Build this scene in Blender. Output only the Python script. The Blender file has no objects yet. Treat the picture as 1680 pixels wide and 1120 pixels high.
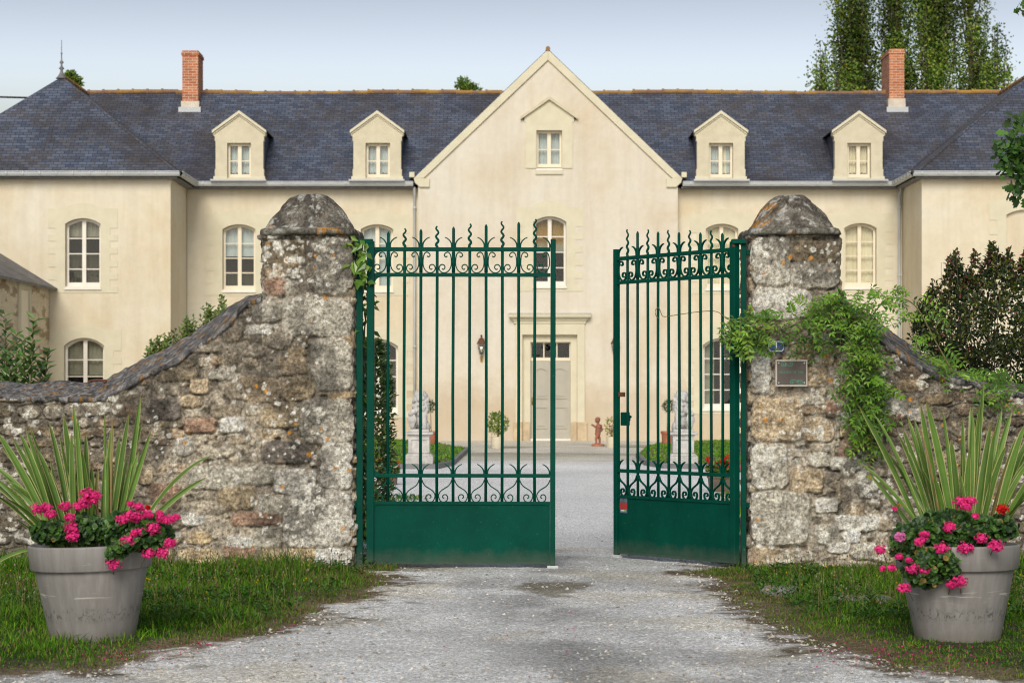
import bpy, bmesh, math, random
import numpy as np
from mathutils import Vector, geometry
random.seed(7)
RNG = np.random.default_rng(11)
sc = bpy.context.scene
C = sc.collection
R = math.radians

# ------------------------------------------------------------------ camera, sky, sun, exposure
F, HZ, CZ = 3500.0, 648.0, 1.21          # focal length and horizon row (1680 px wide frame), eye height in metres
cam_d = bpy.data.cameras.new('camera')
cam = bpy.data.objects.new('camera', cam_d); C.objects.link(cam)
cam.location = (0, 0, CZ); cam.rotation_euler = (R(90), 0, 0)
cam_d.sensor_width = 36.0; cam_d.lens = 36.0 * F / 1680.0
cam_d.shift_y = (HZ - 560.0) / 1680.0
cam_d.clip_start = 0.1; cam_d.clip_end = 3000
cam_d.dof.use_dof = True; cam_d.dof.focus_distance = 14.6; cam_d.dof.aperture_fstop = 6.3
sc.camera = cam

SUN_EL, SUN_AZ = 33.0, 187.0             # veiled sun, behind the camera
w = bpy.data.worlds.new('World'); sc.world = w; w.use_nodes = True
nt = w.node_tree; bg = nt.nodes['Background']
sky = nt.nodes.new('ShaderNodeTexSky'); sky.sky_type = 'NISHITA'; sky.sun_disc = False
sky.sun_elevation = R(SUN_EL); sky.sun_rotation = R(SUN_AZ)
sky.air_density = 1.0; sky.dust_density = 2.2; sky.ozone_density = 1.6
tcw = nt.nodes.new('ShaderNodeTexCoord'); sxw = nt.nodes.new('ShaderNodeSeparateXYZ'); cxw = nt.nodes.new('ShaderNodeCombineXYZ'); nt.links.new(tcw.outputs['Generated'], sxw.inputs[0])
def wm(op, v, k):
    n = nt.nodes.new('ShaderNodeMath'); n.operation = op; nt.links.new(v, n.inputs[0]); n.inputs[1].default_value = k; n.inputs[2].default_value = .22; return n.outputs[0]
zz_ = wm('SMOOTH_MAX', wm('MULTIPLY', wm('SUBTRACT', sxw.outputs[2], .124), 5.4), .035)      # a pale haze layer lies on the horizon
nt.links.new(sxw.outputs[0], cxw.inputs[0]); nt.links.new(sxw.outputs[1], cxw.inputs[1]); nt.links.new(zz_, cxw.inputs[2]); nt.links.new(cxw.outputs[0], sky.inputs[0])
hs = nt.nodes.new('ShaderNodeHueSaturation'); hs.inputs['Saturation'].default_value = 0.42
nt.links.new(sky.outputs[0], hs.inputs['Color']); nt.links.new(hs.outputs[0], bg.inputs[0])
bg.inputs[1].default_value = 0.118
sl = bpy.data.lights.new('sun', 'SUN'); sl.energy = 2.4; sl.angle = R(28); sl.color = (1.0, 0.94, 0.845)
so = bpy.data.objects.new('sun', sl); C.objects.link(so)
sd = Vector((math.sin(R(SUN_AZ)) * math.cos(R(SUN_EL)), math.cos(R(SUN_AZ)) * math.cos(R(SUN_EL)), math.sin(R(SUN_EL))))
so.rotation_euler = sd.to_track_quat('Z', 'Y').to_euler(); so.location = (0, -20, 30)
sc.cycles.filter_width = 1.15; sc.view_settings.view_transform = 'Standard'; sc.view_settings.look = 'None'
sc.view_settings.exposure = 0.36; sc.view_settings.gamma = 1.0

# ------------------------------------------------------------------ measuring helpers
def at(px, py, Y): return ((px - 840.0) / F * Y, Y, CZ + (HZ - py) / F * Y)
def gx(px, Y): return (px - 840.0) / F * Y
def gz(py, Y): return CZ + (HZ - py) / F * Y
def gp(px, py):
    Y = CZ * F / (py - HZ); return ((px - 840.0) / F * Y, Y)

# ------------------------------------------------------------------ mesh helper
class MB:
    def __init__(s): s.v = []; s.f = []; s.c = []; s.n = 0; s.sz = []
    def add(s, V, faces, col=None):
        """V (n,3); faces = list of index lists or a 2-D int array"""
        V = np.asarray(V, dtype=np.float64).reshape(-1, 3)
        if isinstance(faces, np.ndarray):
            s.f.append((faces + s.n).ravel()); s.sz.append(np.full(len(faces), faces.shape[1]))
        else:
            s.f.append(np.array([i + s.n for f in faces for i in f], dtype=np.int64)); s.sz.append(np.array([len(f) for f in faces]))
        s.v.append(V); s.n += len(V)
        if col is None: s.c.append(np.ones((len(V), 3)))
        else: s.c.append(np.broadcast_to(np.asarray(col, float), (len(V), 3)))
        return s
    def box(s, x0, x1, y0, y1, z0, z1, col=None):
        V = [(x, y, z) for z in (z0, z1) for y in (y0, y1) for x in (x0, x1)]
        return s.add(V, [[0, 2, 3, 1], [4, 5, 7, 6], [0, 1, 5, 4], [2, 6, 7, 3], [0, 4, 6, 2], [1, 3, 7, 5]], col)
    def prism(s, poly, y0, y1, holes=(), col=None, front=True, back=True):
        """polygon in XZ with holes, extruded from y0 (front) to y1 (back)"""
        rings = [list(poly)] + [list(h) for h in holes]
        def area(r): return sum(r[i][0] * r[(i + 1) % len(r)][1] - r[(i + 1) % len(r)][0] * r[i][1] for i in range(len(r)))
        for k, r in enumerate(rings):
            a = area(r)
            if (k == 0 and a < 0) or (k > 0 and a > 0): r.reverse()
        tris = geometry.tessellate_polygon([[Vector((p[0], p[1], 0)) for p in r] for r in rings])
        flat = [p for r in rings for p in r]; n = len(flat)
        V = [(p[0], y0, p[1]) for p in flat] + [(p[0], y1, p[1]) for p in flat]
        faces = []
        for t in tris:
            a, b, c = (flat[i] for i in t)
            ar = (b[0] - a[0]) * (c[1] - a[1]) - (c[0] - a[0]) * (b[1] - a[1])
            t = list(t) if ar > 0 else list(t)[::-1]
            if front: faces.append(t)
            if back: faces.append([i + n for i in t[::-1]])
        o = 0
        for r in rings:
            m = len(r)
            for i in range(m):
                a, b = o + i, o + (i + 1) % m
                faces.append([b, a, a + n, b + n])
            o += m
        return s.add(V, faces, col)
    def quad(s, a, b, c, d, col=None): return s.add([a, b, c, d], [[0, 1, 2, 3]], col)
    def sheet(s, pts, th):
        """thick slab from a planar polygon, thickness below it"""
        P = [Vector(p) for p in pts]; nrm = (P[1] - P[0]).cross(P[2] - P[0]).normalized()
        if nrm.z < 0: P.reverse(); nrm = -nrm
        n = len(P); V = [tuple(p) for p in P] + [tuple(p - nrm * th) for p in P]
        return s.add(V, [list(range(n)), [n + i for i in range(n)][::-1]] + [[(i + 1) % n, i, i + n, (i + 1) % n + n] for i in range(n)])
    def tube(s, path, rad, n=8, col=None, cap=True):
        P = np.asarray(path, float); m = len(P)
        rad = np.full(m, rad) if np.isscalar(rad) else np.asarray(rad, float)
        T = np.gradient(P, axis=0); T /= np.linalg.norm(T, axis=1)[:, None] + 1e-12
        ref = np.array([0, 0, 1.0]) if abs(T[:, 2]).mean() < .8 else np.array([1.0, 0, 0])
        A = np.cross(T, ref); A /= np.linalg.norm(A, axis=1)[:, None] + 1e-12
        B = np.cross(T, A)
        th = np.arange(n) * 2 * np.pi / n
        V = (P[:, None] + rad[:, None, None] * (np.cos(th)[None, :, None] * A[:, None] + np.sin(th)[None, :, None] * B[:, None])).reshape(-1, 3)
        i = np.arange(m - 1)[:, None] * n; j = np.arange(n)[None]; k = (j + 1) % n
        q = np.stack([i + j, i + k, i + n + k, i + n + j], -1).reshape(-1, 4)
        fc = [list(map(int, x)) for x in q]
        if cap: fc += [list(range(n))[::-1], [(m - 1) * n + x for x in range(n)]]
        return s.add(V, fc, col)
    def ribbon(s, path, t, d, y=0.0):
        """flat bar bent along a path in XZ: t thick in the plane, d deep along Y"""
        P = np.asarray(path, float); T = np.gradient(P, axis=0); T /= np.linalg.norm(T, axis=1)[:, None] + 1e-12
        N = np.stack([-T[:, 1], T[:, 0]], 1); m = len(P)
        t = np.full(m, t) if np.isscalar(t) else np.asarray(t)
        L, Rr = P + N * t[:, None] / 2, P - N * t[:, None] / 2
        V = np.zeros((m, 4, 3))
        V[:, 0] = np.c_[L[:, 0], np.full(m, y - d / 2), L[:, 1]]; V[:, 1] = np.c_[Rr[:, 0], np.full(m, y - d / 2), Rr[:, 1]]
        V[:, 2] = np.c_[Rr[:, 0], np.full(m, y + d / 2), Rr[:, 1]]; V[:, 3] = np.c_[L[:, 0], np.full(m, y + d / 2), L[:, 1]]
        fc = []
        for i in range(m - 1):
            a, b = 4 * i, 4 * i + 4
            for k in range(4): fc.append([a + k, a + (k + 1) % 4, b + (k + 1) % 4, b + k])
        fc += [[3, 2, 1, 0], [4 * m - 4 + k for k in range(4)]]
        return s.add(V.reshape(-1, 3), fc)
    def lathe(s, prof, n=32, c=(0, 0, 0), col=None):
        m = len(prof); th = np.arange(n) * 2 * np.pi / n
        V = np.array([[(c[0] + r * math.cos(t), c[1] + r * math.sin(t), c[2] + z) for t in th] for r, z in prof]).reshape(-1, 3)
        fc = []
        for i in range(m - 1):
            for j in range(n):
                k = (j + 1) % n; fc.append([i * n + j, i * n + k, (i + 1) * n + k, (i + 1) * n + j])
        fc.append(list(range(n))[::-1]); fc.append([(m - 1) * n + j for j in range(n)])
        return s.add(V, fc, col)
    def grid(s, V, nu, nv, col=None, flip=False):
        i = np.arange(nu - 1)[:, None] * nv; j = np.arange(nv - 1)[None]
        q = np.stack([i + j, i + nv + j, i + nv + j + 1, i + j + 1], -1).reshape(-1, 4)
        if flip: q = q[:, ::-1]
        return s.add(V, q.copy(), col)
    def ball(s, c, r, n=10, col=None):
        r = (r, r, r) if np.isscalar(r) else r
        m = n // 2 + 1
        V = []
        for i in range(m):
            p = math.pi * (i + .02) / (m - 1 + .04)
            for j in range(n):
                t = 2 * math.pi * j / n
                V.append((c[0] + r[0] * math.sin(p) * math.cos(t), c[1] + r[1] * math.sin(p) * math.sin(t), c[2] - r[2] * math.cos(p)))
        fc = [[i * n + j, i * n + (j + 1) % n, (i + 1) * n + (j + 1) % n, (i + 1) * n + j] for i in range(m - 1) for j in range(n)]
        fc += [list(range(n))[::-1], [(m - 1) * n + j for j in range(n)]]
        return s.add(V, fc, col)
    def build(s, name, mat, parent=None, smooth=False, bevel=0.0):
        V = np.concatenate(s.v); org = ORG.get(parent, (0, 0, 0)) if parent is not None else (0, 0, 0)
        V = V - np.asarray(org)
        idx = np.concatenate(s.f).astype(np.int32); sz = np.concatenate(s.sz).astype(np.int32)
        me = bpy.data.meshes.new(name)
        me.vertices.add(len(V)); me.vertices.foreach_set('co', V.astype(np.float32).ravel())
        me.loops.add(len(idx)); me.loops.foreach_set('vertex_index', idx)
        me.polygons.add(len(sz)); st = np.concatenate([[0], np.cumsum(sz)[:-1]]).astype(np.int32)
        me.polygons.foreach_set('loop_start', st)
        me.polygons.foreach_set('use_smooth', np.full(len(sz), bool(smooth)))
        me.update(calc_edges=True); me.validate()
        if len(me.loops) == len(idx):
            col = np.concatenate(s.c)
            if not np.all(col == 1.0):
                at_ = me.attributes.new('Col', 'FLOAT_COLOR', 'POINT')
                at_.data.foreach_set('color', np.c_[col, np.ones(len(col))].astype(np.float32).ravel())
            N = np.zeros(len(sz) * 3, np.float32); me.polygons.foreach_get('normal', N); N = N.reshape(-1, 3)
            t = np.c_[-N[:, 1], N[:, 0], np.zeros(len(N))]; l = np.linalg.norm(t, axis=1)
            t[l < 1e-4] = (1, 0, 0); t /= np.linalg.norm(t, axis=1)[:, None]
            b = np.cross(N, t); W = V[idx] + np.asarray(org); pi = np.repeat(np.arange(len(sz)), sz)
            uv = np.c_[(W * t[pi]).sum(1), (W * b[pi]).sum(1)].astype(np.float32)
            ul = me.uv_layers.new(name='UVMap'); ul.data.foreach_set('uv', uv.ravel())
        me.materials.append(mat)
        o = bpy.data.objects.new(name, me); C.objects.link(o)
        if parent is not None: o.parent = parent; ORG[o] = org
        else: ORG[o] = org
        if bevel:
            bm = o.modifiers.new('bevel', 'BEVEL'); bm.width = bevel; bm.segments = 2; bm.limit_method = 'ANGLE'; bm.angle_limit = R(40)
        return o
ORG = {}
def tag(o, label=None, cat=None, group=None, kind=None):
    if label: o['label'] = label
    if cat: o['category'] = cat
    if group: o['group'] = group
    if kind: o['kind'] = kind
    return o
def thing(name, label, cat, loc=(0, 0, 0), group=None):
    o = bpy.data.objects.new(name, None); C.objects.link(o); o.location = loc; o.empty_display_size = .1
    ORG[o] = tuple(loc); return tag(o, label, cat, group)
def copy_tree(o, parent=None):
    c = o.copy(); C.objects.link(c); c.parent = parent
    for ch in o.children: copy_tree(ch, c)
    return c

# ------------------------------------------------------------------ numpy noise
_T = np.random.default_rng(3).random((8, 256, 256))
def vnoise(x, y, k=0):
    x = np.asarray(x, float); y = np.asarray(y, float)
    xi = np.floor(x).astype(int); yi = np.floor(y).astype(int); fx = x - xi; fy = y - yi
    fx = fx * fx * (3 - 2 * fx); fy = fy * fy * (3 - 2 * fy); T = _T[k % 8]
    a, b = T[xi & 255, yi & 255], T[(xi + 1) & 255, yi & 255]
    c, d = T[xi & 255, (yi + 1) & 255], T[(xi + 1) & 255, (yi + 1) & 255]
    return (a * (1 - fx) + b * fx) * (1 - fy) + (c * (1 - fx) + d * fx) * fy
def fbm(x, y, k=0, oc=4, g=.5):
    s = 0; a = 1; t = 0
    for i in range(oc):
        s = s + a * vnoise(x * 2 ** i + 17.3 * i, y * 2 ** i + 5.1 * i, k + i); t += a; a *= g
    return s / t
def sstep(a, b, x):
    t = np.clip((x - a) / (b - a), 0, 1); return t * t * (3 - 2 * t)
def poly_sd(P, poly):
    """signed distance to polygon (negative inside)"""
    P = np.asarray(P, float); Q = np.asarray(poly, float); d = np.full(len(P), 1e9); ins = np.zeros(len(P), bool)
    for i in range(len(Q)):
        a, b = Q[i], Q[(i + 1) % len(Q)]; e = b - a; wv = P - a
        t = np.clip((wv @ e) / (e @ e + 1e-12), 0, 1); d = np.minimum(d, np.linalg.norm(wv - t[:, None] * e, axis=1))
        cnd = ((a[1] <= P[:, 1]) != (b[1] <= P[:, 1])); den = np.where(abs(b[1] - a[1]) < 1e-12, 1e-12, b[1] - a[1])
        ins ^= cnd & (P[:, 0] < (b[0] - a[0]) * (P[:, 1] - a[1]) / den + a[0])
    return np.where(ins, -d, d)

# ------------------------------------------------------------------ materials
def nodes(name):
    m = bpy.data.materials.new(name); m.use_nodes = True; t = m.node_tree
    return m, t, t.nodes['Principled BSDF'], t.nodes.new, t.links.new
def noise(t, sc_, det=5, rough=.6, vec=None, dist=0):
    n = t.nodes.new('ShaderNodeTexNoise'); n.inputs['Scale'].default_value = sc_; n.inputs['Detail'].default_value = det
    n.inputs['Roughness'].default_value = rough; n.inputs['Distortion'].default_value = dist
    if vec is None:
        tc = t.nodes.new('ShaderNodeTexCoord'); vec = tc.outputs['Object']
    t.links.new(vec, n.inputs['Vector']); return n.outputs['Fac']
def ramp(t, fac, stops):
    r = t.nodes.new('ShaderNodeValToRGB'); e = r.color_ramp.elements
    while len(e) < len(stops): e.new(.5)
    for i, (p, c) in enumerate(stops): e[i].position = p; e[i].color = (c[0], c[1], c[2], 1) if not np.isscalar(c) else (c, c, c, 1)
    t.links.new(fac, r.inputs[0]); return r.outputs[0]
def mix(t, f, a, b, mode='MIX'):
    n = t.nodes.new('ShaderNodeMix'); n.data_type = 'RGBA'; n.blend_type = mode
    for s_, v in ((0, f), (6, a), (7, b)):
        if hasattr(v, 'is_linked'): t.links.new(v, n.inputs[s_])
        elif np.isscalar(v): n.inputs[s_].default_value = v if s_ == 0 else (v, v, v, 1)
        else: n.inputs[s_].default_value = (v[0], v[1], v[2], 1)
    return n.outputs[2]
def math_(t, op, a, b=0.0):
    n = t.nodes.new('ShaderNodeMath'); n.operation = op
    for i, v in enumerate((a, b)):
        if hasattr(v, 'is_linked'): t.links.new(v, n.inputs[i])
        else: n.inputs[i].default_value = v
    return n.outputs[0]
def bump(t, p, h, s=.3, d=.02):
    b = t.nodes.new('ShaderNodeBump'); b.inputs['Strength'].default_value = s; b.inputs['Distance'].default_value = d
    t.links.new(h, b.inputs['Height']); t.links.new(b.outputs[0], p.inputs['Normal'])
def mat(name, c1, c2=None, rough=.8, ns=4, bs=40, bst=.25, bd=.01, attr=False, spec=.4, metal=0, trans=0, lo=.35, hi=.65, sheen=0):
    m, t, p, new, link = nodes(name)
    c2 = c2 or tuple(x * .75 for x in c1)
    col = ramp(t, noise(t, ns), [(lo, c1), (hi, c2)])
    if attr:
        a = new('ShaderNodeAttribute'); a.attribute_name = 'Col'; col = mix(t, 1.0, col, a.outputs['Color'], 'MULTIPLY')
    link(col, p.inputs['Base Color']); p.inputs['Roughness'].default_value = rough
    p.inputs['Specular IOR Level'].default_value = spec; p.inputs['Metallic'].default_value = metal
    if bst: bump(t, p, noise(t, bs), bst, bd)
    if trans:
        tr = new('ShaderNodeBsdfTranslucent'); link(col, tr.inputs[0]); ms = new('ShaderNodeMixShader'); ms.inputs[0].default_value = trans
        link(p.outputs[0], ms.inputs[1]); link(tr.outputs[0], ms.inputs[2]); link(ms.outputs[0], t.nodes['Material Output'].inputs[0])
    return m
W1 = (1, 1, 1)
M = {}
# cream lime plaster, blotchy, with brown splash-back stains above the ground
def plaster(name, c1, c2, c3):
    m, t, p, new, link = nodes(name)
    tc = new('ShaderNodeTexCoord'); ob = tc.outputs['Object']
    a = ramp(t, noise(t, .55, 6, .62, ob, .4), [(.33, c1), (.5, c2), (.72, c3)])
    b = ramp(t, noise(t, 5.0, 5, .7, ob), [(.3, (.94, .93, .91)), (.7, (1.03, 1.03, 1.02))])
    col = mix(t, 1.0, a, b, 'MULTIPLY')
    mp = new('ShaderNodeMapping'); link(ob, mp.inputs[0]); mp.inputs['Scale'].default_value = (2.6, 2.6, .22)
    col = mix(t, 1.0, col, ramp(t, noise(t, 1.0, 6, .7, mp.outputs[0], .3), [(.30, (.92, .905, .875)), (.55, (1.01, 1.01, 1.0))]), 'MULTIPLY')
    geo = new('ShaderNodeNewGeometry'); sx = new('ShaderNodeSeparateXYZ'); link(geo.outputs['Position'], sx.inputs[0])
    edge = math_(t, 'ADD', sx.outputs[2], math_(t, 'MULTIPLY', noise(t, .7, 6, .7, ob), -2.2))
    st = ramp(t, edge, [(-.5 + .5, 1.0), (.55, 0.0)])
    col = mix(t, math_(t, 'MULTIPLY', st, .5), col, (.44, .33, .20))
    link(col, p.inputs['Base Color']); p.inputs['Roughness'].default_value = .92; p.inputs['Specular IOR Level'].default_value = .2
    bump(t, p, noise(t, 22, 6, .7, ob), .25, .01); return m
M['plaster'] = plaster('cream plaster', (.62, .53, .385), (.66, .595, .465), (.68, .64, .55))
M['plaster_pale'] = plaster('pale cream plaster', (.595, .515, .40), (.635, .585, .495), (.655, .625, .565))
M['stone'] = mat('pale cut stone', (.64, .595, .445), (.585, .54, .40), rough=.9, ns=3, bs=50, bst=.15)
M['stone2'] = mat('pale cut stone weathered', (.61, .555, .41), (.53, .48, .35), rough=.9, ns=4, bs=50, bst=.15)
M['basestone'] = mat('worn plinth stone', (.58, .46, .30), (.44, .34, .22), rough=.9, ns=5, bs=40, bst=.3)
def slate(name, w_, h_, k_=.5):
    m, t, p, new, link = nodes(name)
    uv = new('ShaderNodeUVMap'); br = new('ShaderNodeTexBrick'); link(uv.outputs[0], br.inputs['Vector'])
    br.inputs['Scale'].default_value = 1; br.inputs['Brick Width'].default_value = w_; br.inputs['Row Height'].default_value = h_
    br.inputs['Mortar Size'].default_value = .006; br.inputs['Mortar Smooth'].default_value = .2; br.inputs['Bias'].default_value = 0
    br.inputs['Color1'].default_value = (.046, .060, .096, 1); br.inputs['Color2'].default_value = (.108, .130, .185, 1); br.inputs['Mortar'].default_value = (.006, .006, .009, 1)
    tc = new('ShaderNodeTexCoord'); ob = tc.outputs['Object']
    n1 = ramp(t, noise(t, .42, 8, .72, ob, .6), [(.48, 0.0), (.62, 1.0)])
    n2 = ramp(t, math_(t, 'ADD', math_(t, 'MULTIPLY', noise(t, 6, 6, .75, ob), .6), math_(t, 'MULTIPLY', noise(t, .9, 5, .6, ob), .4)), [(.46, 0.0), (.60, 1.0)])
    col = mix(t, math_(t, 'MULTIPLY', n2, k_), br.outputs['Color'], (.085, .066, .048))
    col = mix(t, math_(t, 'MULTIPLY', n1, .62), col, (.034, .027, .025))
    n3 = ramp(t, noise(t, 9, 4, .6, ob), [(.69, 0.0), (.74, 1.0)])
    col = mix(t, math_(t, 'MULTIPLY', n3, .6), col, (.17, .15, .11))
    link(col, p.inputs['Base Color']); p.inputs['Specular IOR Level'].default_value = .5
    rr = ramp(t, noise(t, 3, 5, .7, ob), [(.3, .38), (.7, .68)]); link(rr, p.inputs['Roughness'])
    sx = new('ShaderNodeSeparateXYZ'); link(uv.outputs[0], sx.inputs[0])
    saw = math_(t, 'SUBTRACT', 1.0, math_(t, 'FRACT', math_(t, 'DIVIDE', sx.outputs[1], h_)))
    bw = new('ShaderNodeRGBToBW'); link(br.outputs['Color'], bw.inputs[0])
    h = math_(t, 'ADD', saw, math_(t, 'MULTIPLY', bw.outputs[0], 7.0))
    bump(t, p, h, .9, .014); return m
M['slate'] = slate('blue grey slate', .21, .105, .62); M['slate_mossy'] = slate('mossy slate', .21, .105, 1.0); M['slate_old'] = slate('old brown slate', .22, .10, 1.0)
def brick(name):
    m, t, p, new, link = nodes(name)
    uv = new('ShaderNodeUVMap'); br = new('ShaderNodeTexBrick'); link(uv.outputs[0], br.inputs['Vector'])
    br.inputs['Scale'].default_value = 1; br.inputs['Brick Width'].default_value = .225; br.inputs['Row Height'].default_value = .072
    br.inputs['Mortar Size'].default_value = .007; br.inputs['Color1'].default_value = (.36, .105, .045, 1); br.inputs['Color2'].default_value = (.54, .20, .085, 1)
    br.inputs['Mortar'].default_value = (.56, .44, .33, 1)
    col = mix(t, 1.0, br.outputs['Color'], ramp(t, noise(t, 3), [(.3, .8), (.7, 1.08)]), 'MULTIPLY')
    link(col, p.inputs['Base Color']); p.inputs['Roughness'].default_value = .9
    bump(t, p, br.outputs['Fac'], -.4, .008); return m
M['brick'] = brick('red brick')
M['terracotta_ridge'] = mat('lichen covered ridge tile', (.22, .13, .08), (.36, .20, .05), ns=2.2, lo=.42, hi=.60, rough=.9)
M['zinc'] = mat('zinc gutter', (.50, .52, .53), (.42, .44, .45), rough=.5, ns=2, metal=0, bst=.05)
M['render_white'] = mat('mortar flashing', (.62, .55, .45), (.5, .44, .36), rough=.9)
M['frame'] = mat('cream painted window frame', (.76, .68, .52), (.72, .64, .49), rough=.5, ns=3, bst=.03)
M['frame_white'] = mat('white painted window frame', (.76, .72, .64), (.70, .66, .58), rough=.5, ns=3, bst=.03)
M['door'] = mat('grey painted door', (.42, .39, .32), (.38, .36, .30), rough=.5, ns=3, bst=.05)
M['iron_dark'] = mat('dark ironwork', (.03, .03, .035), rough=.5)
M['dark'] = mat('painted room darkness', (.018, .017, .016), (.03, .028, .025), rough=.9, bst=0)  # darkness of the unlit rooms put into a near-black colour
M['reflection_bulb_cream'] = mat('cream of painted reflections and bulbs', (.80, .70, .50), (.68, .57, .38), rough=.95, ns=2.2, bst=0, lo=.38, hi=.62)  # warm sky reflected in the panes, put into colour; lantern bulbs share it
M['reflection_blue'] = mat('painted pale blue sky reflection', (.52, .56, .56), (.44, .48, .48), rough=.95, ns=2.5, bst=0)  # blue sky reflected in the panes, put into colour
M['curtain_ochre'] = mat('ochre roller blind', (.36, .22, .06), (.28, .165, .05), rough=.95, ns=1.5, bst=0)
M['curtain_olive'] = mat('olive lined curtain', (.055, .049, .026), (.036, .032, .018), rough=.95, ns=2, bst=0)
M['curtain_pale'] = mat('unbleached curtain', (.30, .275, .205), (.22, .20, .15), rough=.95, ns=3, bst=0)
def glass(name, k=.28):
    m, t, p, new, link = nodes(name); t.nodes.remove(p)
    tr = new('ShaderNodeBsdfTransparent'); tr.inputs[0].default_value = (.93, .95, .94, 1)
    g = new('ShaderNodeBsdfGlossy'); g.inputs['Roughness'].default_value = .02
    tc = new('ShaderNodeTexCoord'); b = new('ShaderNodeBump'); b.inputs['Strength'].default_value = .35; b.inputs['Distance'].default_value = .02
    link(noise(t, 2.2, 2, .5, tc.outputs['Object']), b.inputs['Height']); link(b.outputs[0], g.inputs['Normal'])
    ms = new('ShaderNodeMixShader'); ms.inputs[0].default_value = k
    link(tr.outputs[0], ms.inputs[1]); link(g.outputs[0], ms.inputs[2]); link(ms.outputs[0], t.nodes['Material Output'].inputs[0]); return m
M['glass'] = glass('window glass', .02); M['lampglass'] = glass('lantern glass', .12)
def paint():
    m, t, p, new, link = nodes('green gate paint'); tc = new('ShaderNodeTexCoord'); ob = tc.outputs['Object']
    col = ramp(t, noise(t, 3.5, 6, .65, ob), [(.3, (.0005, .043, .029)), (.7, (.001, .065, .043))])
    ch = ramp(t, noise(t, 60, 3, .6, ob), [(.685, 0.0), (.72, 1.0)]); col = mix(t, math_(t, 'MULTIPLY', ch, .40), col, (.10, .19, .15))
    sx = new('ShaderNodeSeparateXYZ'); link(ob, sx.inputs[0])
    du = ramp(t, math_(t, 'ADD', sx.outputs[2], math_(t, 'MULTIPLY', noise(t, 9, 5, .7, ob), .16)), [(.07, 1.0), (.22, 0.0)]); col = mix(t, math_(t, 'MULTIPLY', du, .45), col, (.14, .13, .10))
    link(col, p.inputs['Base Color']); p.inputs['Specular IOR Level'].default_value = .06
    rr = ramp(t, noise(t, 8, 4, .6, ob), [(.3, .40), (.7, .60)]); link(rr, p.inputs['Roughness'])
    bump(t, p, noise(t, 90, 3, .6, ob), .2, .003); return m
M['paint'] = paint()
M['rust'] = mat('rusty iron', (.16, .06, .03), (.09, .04, .025), rough=.8, ns=30)
def rubble(name, k=1.0):
    m, t, p, new, link = nodes(name); a = new('ShaderNodeAttribute'); a.attribute_name = 'Col'
    tc = new('ShaderNodeTexCoord'); ob = tc.outputs['Object']
    f = ramp(t, noise(t, 48, 7, .82, ob), [(.38, .36), (.50, .98), (.62, 1.58)])
    col = mix(t, 1.0, a.outputs['Color'], f, 'MULTIPLY')
    sp = ramp(t, noise(t, 85, 3, .6, ob), [(.63, 0.0), (.68, 1.0)]); sp2 = ramp(t, noise(t, 5, 4, .6, ob), [(.45, 0.0), (.6, 1.0)])
    col = mix(t, math_(t, 'MULTIPLY', math_(t, 'MULTIPLY', sp, sp2), .75), col, (.50, .49, .45))
    link(col, p.inputs['Base Color']); p.inputs['Roughness'].default_value = .95; p.inputs['Specular IOR Level'].default_value = .2
    bump(t, p, noise(t, 55, 7, .8, ob), 1.0, .018); return m
M['rubble'] = rubble('lichened rubble stone')
def gravel():
    m, t, p, new, link = nodes('pale compacted gravel'); a = new('ShaderNodeAttribute'); a.attribute_name = 'Col'
    tc = new('ShaderNodeTexCoord'); ob = tc.outputs['Object']
    f = ramp(t, noise(t, 75, 6, .85, ob), [(.36, .40), (.5, .97), (.64, 1.6)])
    vo = new('ShaderNodeTexVoronoi'); vo.inputs['Scale'].default_value = 60; link(ob, vo.inputs['Vector'])
    bwv = new('ShaderNodeRGBToBW'); link(vo.outputs['Color'], bwv.inputs[0])
    v = ramp(t, bwv.outputs[0], [(.15, .74), (.6, 1.0), (.9, 1.35)])
    col = mix(t, 1.0, mix(t, 1.0, a.outputs['Color'], f, 'MULTIPLY'), v, 'MULTIPLY')
    link(col, p.inputs['Base Color']); p.inputs['Roughness'].default_value = .95; p.inputs['Specular IOR Level'].default_value = .2
    h = math_(t, 'ADD', noise(t, 75, 6, .85, ob), math_(t, 'MULTIPLY', vo.outputs['Distance'], -.6))
    bump(t, p, h, .8, .012); return m
M['gravel'] = gravel()
M['pebble'] = mat('pebble', W1, (.8, .8, .8), rough=.9, ns=40, attr=True, bst=0)
M['leaf'] = mat('leaf', W1, (.75, .78, .7), rough=.45, ns=9, attr=True, trans=.22, bst=0)
M['leaf_gloss'] = mat('glossy leaf', W1, (.75, .78, .7), rough=.32, ns=9, attr=True, trans=.12, bst=0, spec=.5)
M['grass'] = mat('grass blade', W1, (.72, .78, .7), rough=.7, ns=3, attr=True, trans=.28, bst=0, spec=.08)
M['petal'] = mat('petal', W1, (.88, .85, .86), rough=.6, ns=60, attr=True, trans=.25, bst=0, spec=.2)
M['bark'] = mat('bark', (.12, .09, .06), (.07, .055, .04), rough=.95, ns=12, bst=.5)
M['stem'] = mat('green stem', (.16, .13, .05), (.10, .09, .04), rough=.7, ns=12, bst=0)
M['soil'] = mat('potting soil', (.035, .025, .018), rough=1, ns=40, bst=.6)
M['dirt'] = mat('dry earth', (.20, .17, .12), (.12, .12, .06), rough=1, ns=.6, bst=.4)
M['statue'] = mat('weathered white stone', (.56, .54, .51), (.38, .37, .35), rough=.9, ns=9, bs=60, bst=.35)
M['terracotta'] = mat('terracotta', (.45, .16, .085), (.30, .11, .06), rough=.85, ns=8, bst=.15)
M['terracotta_statue'] = mat('weathered terracotta', (.36, .13, .07), (.21, .10, .07), rough=.85, ns=6, bst=.2)
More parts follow.
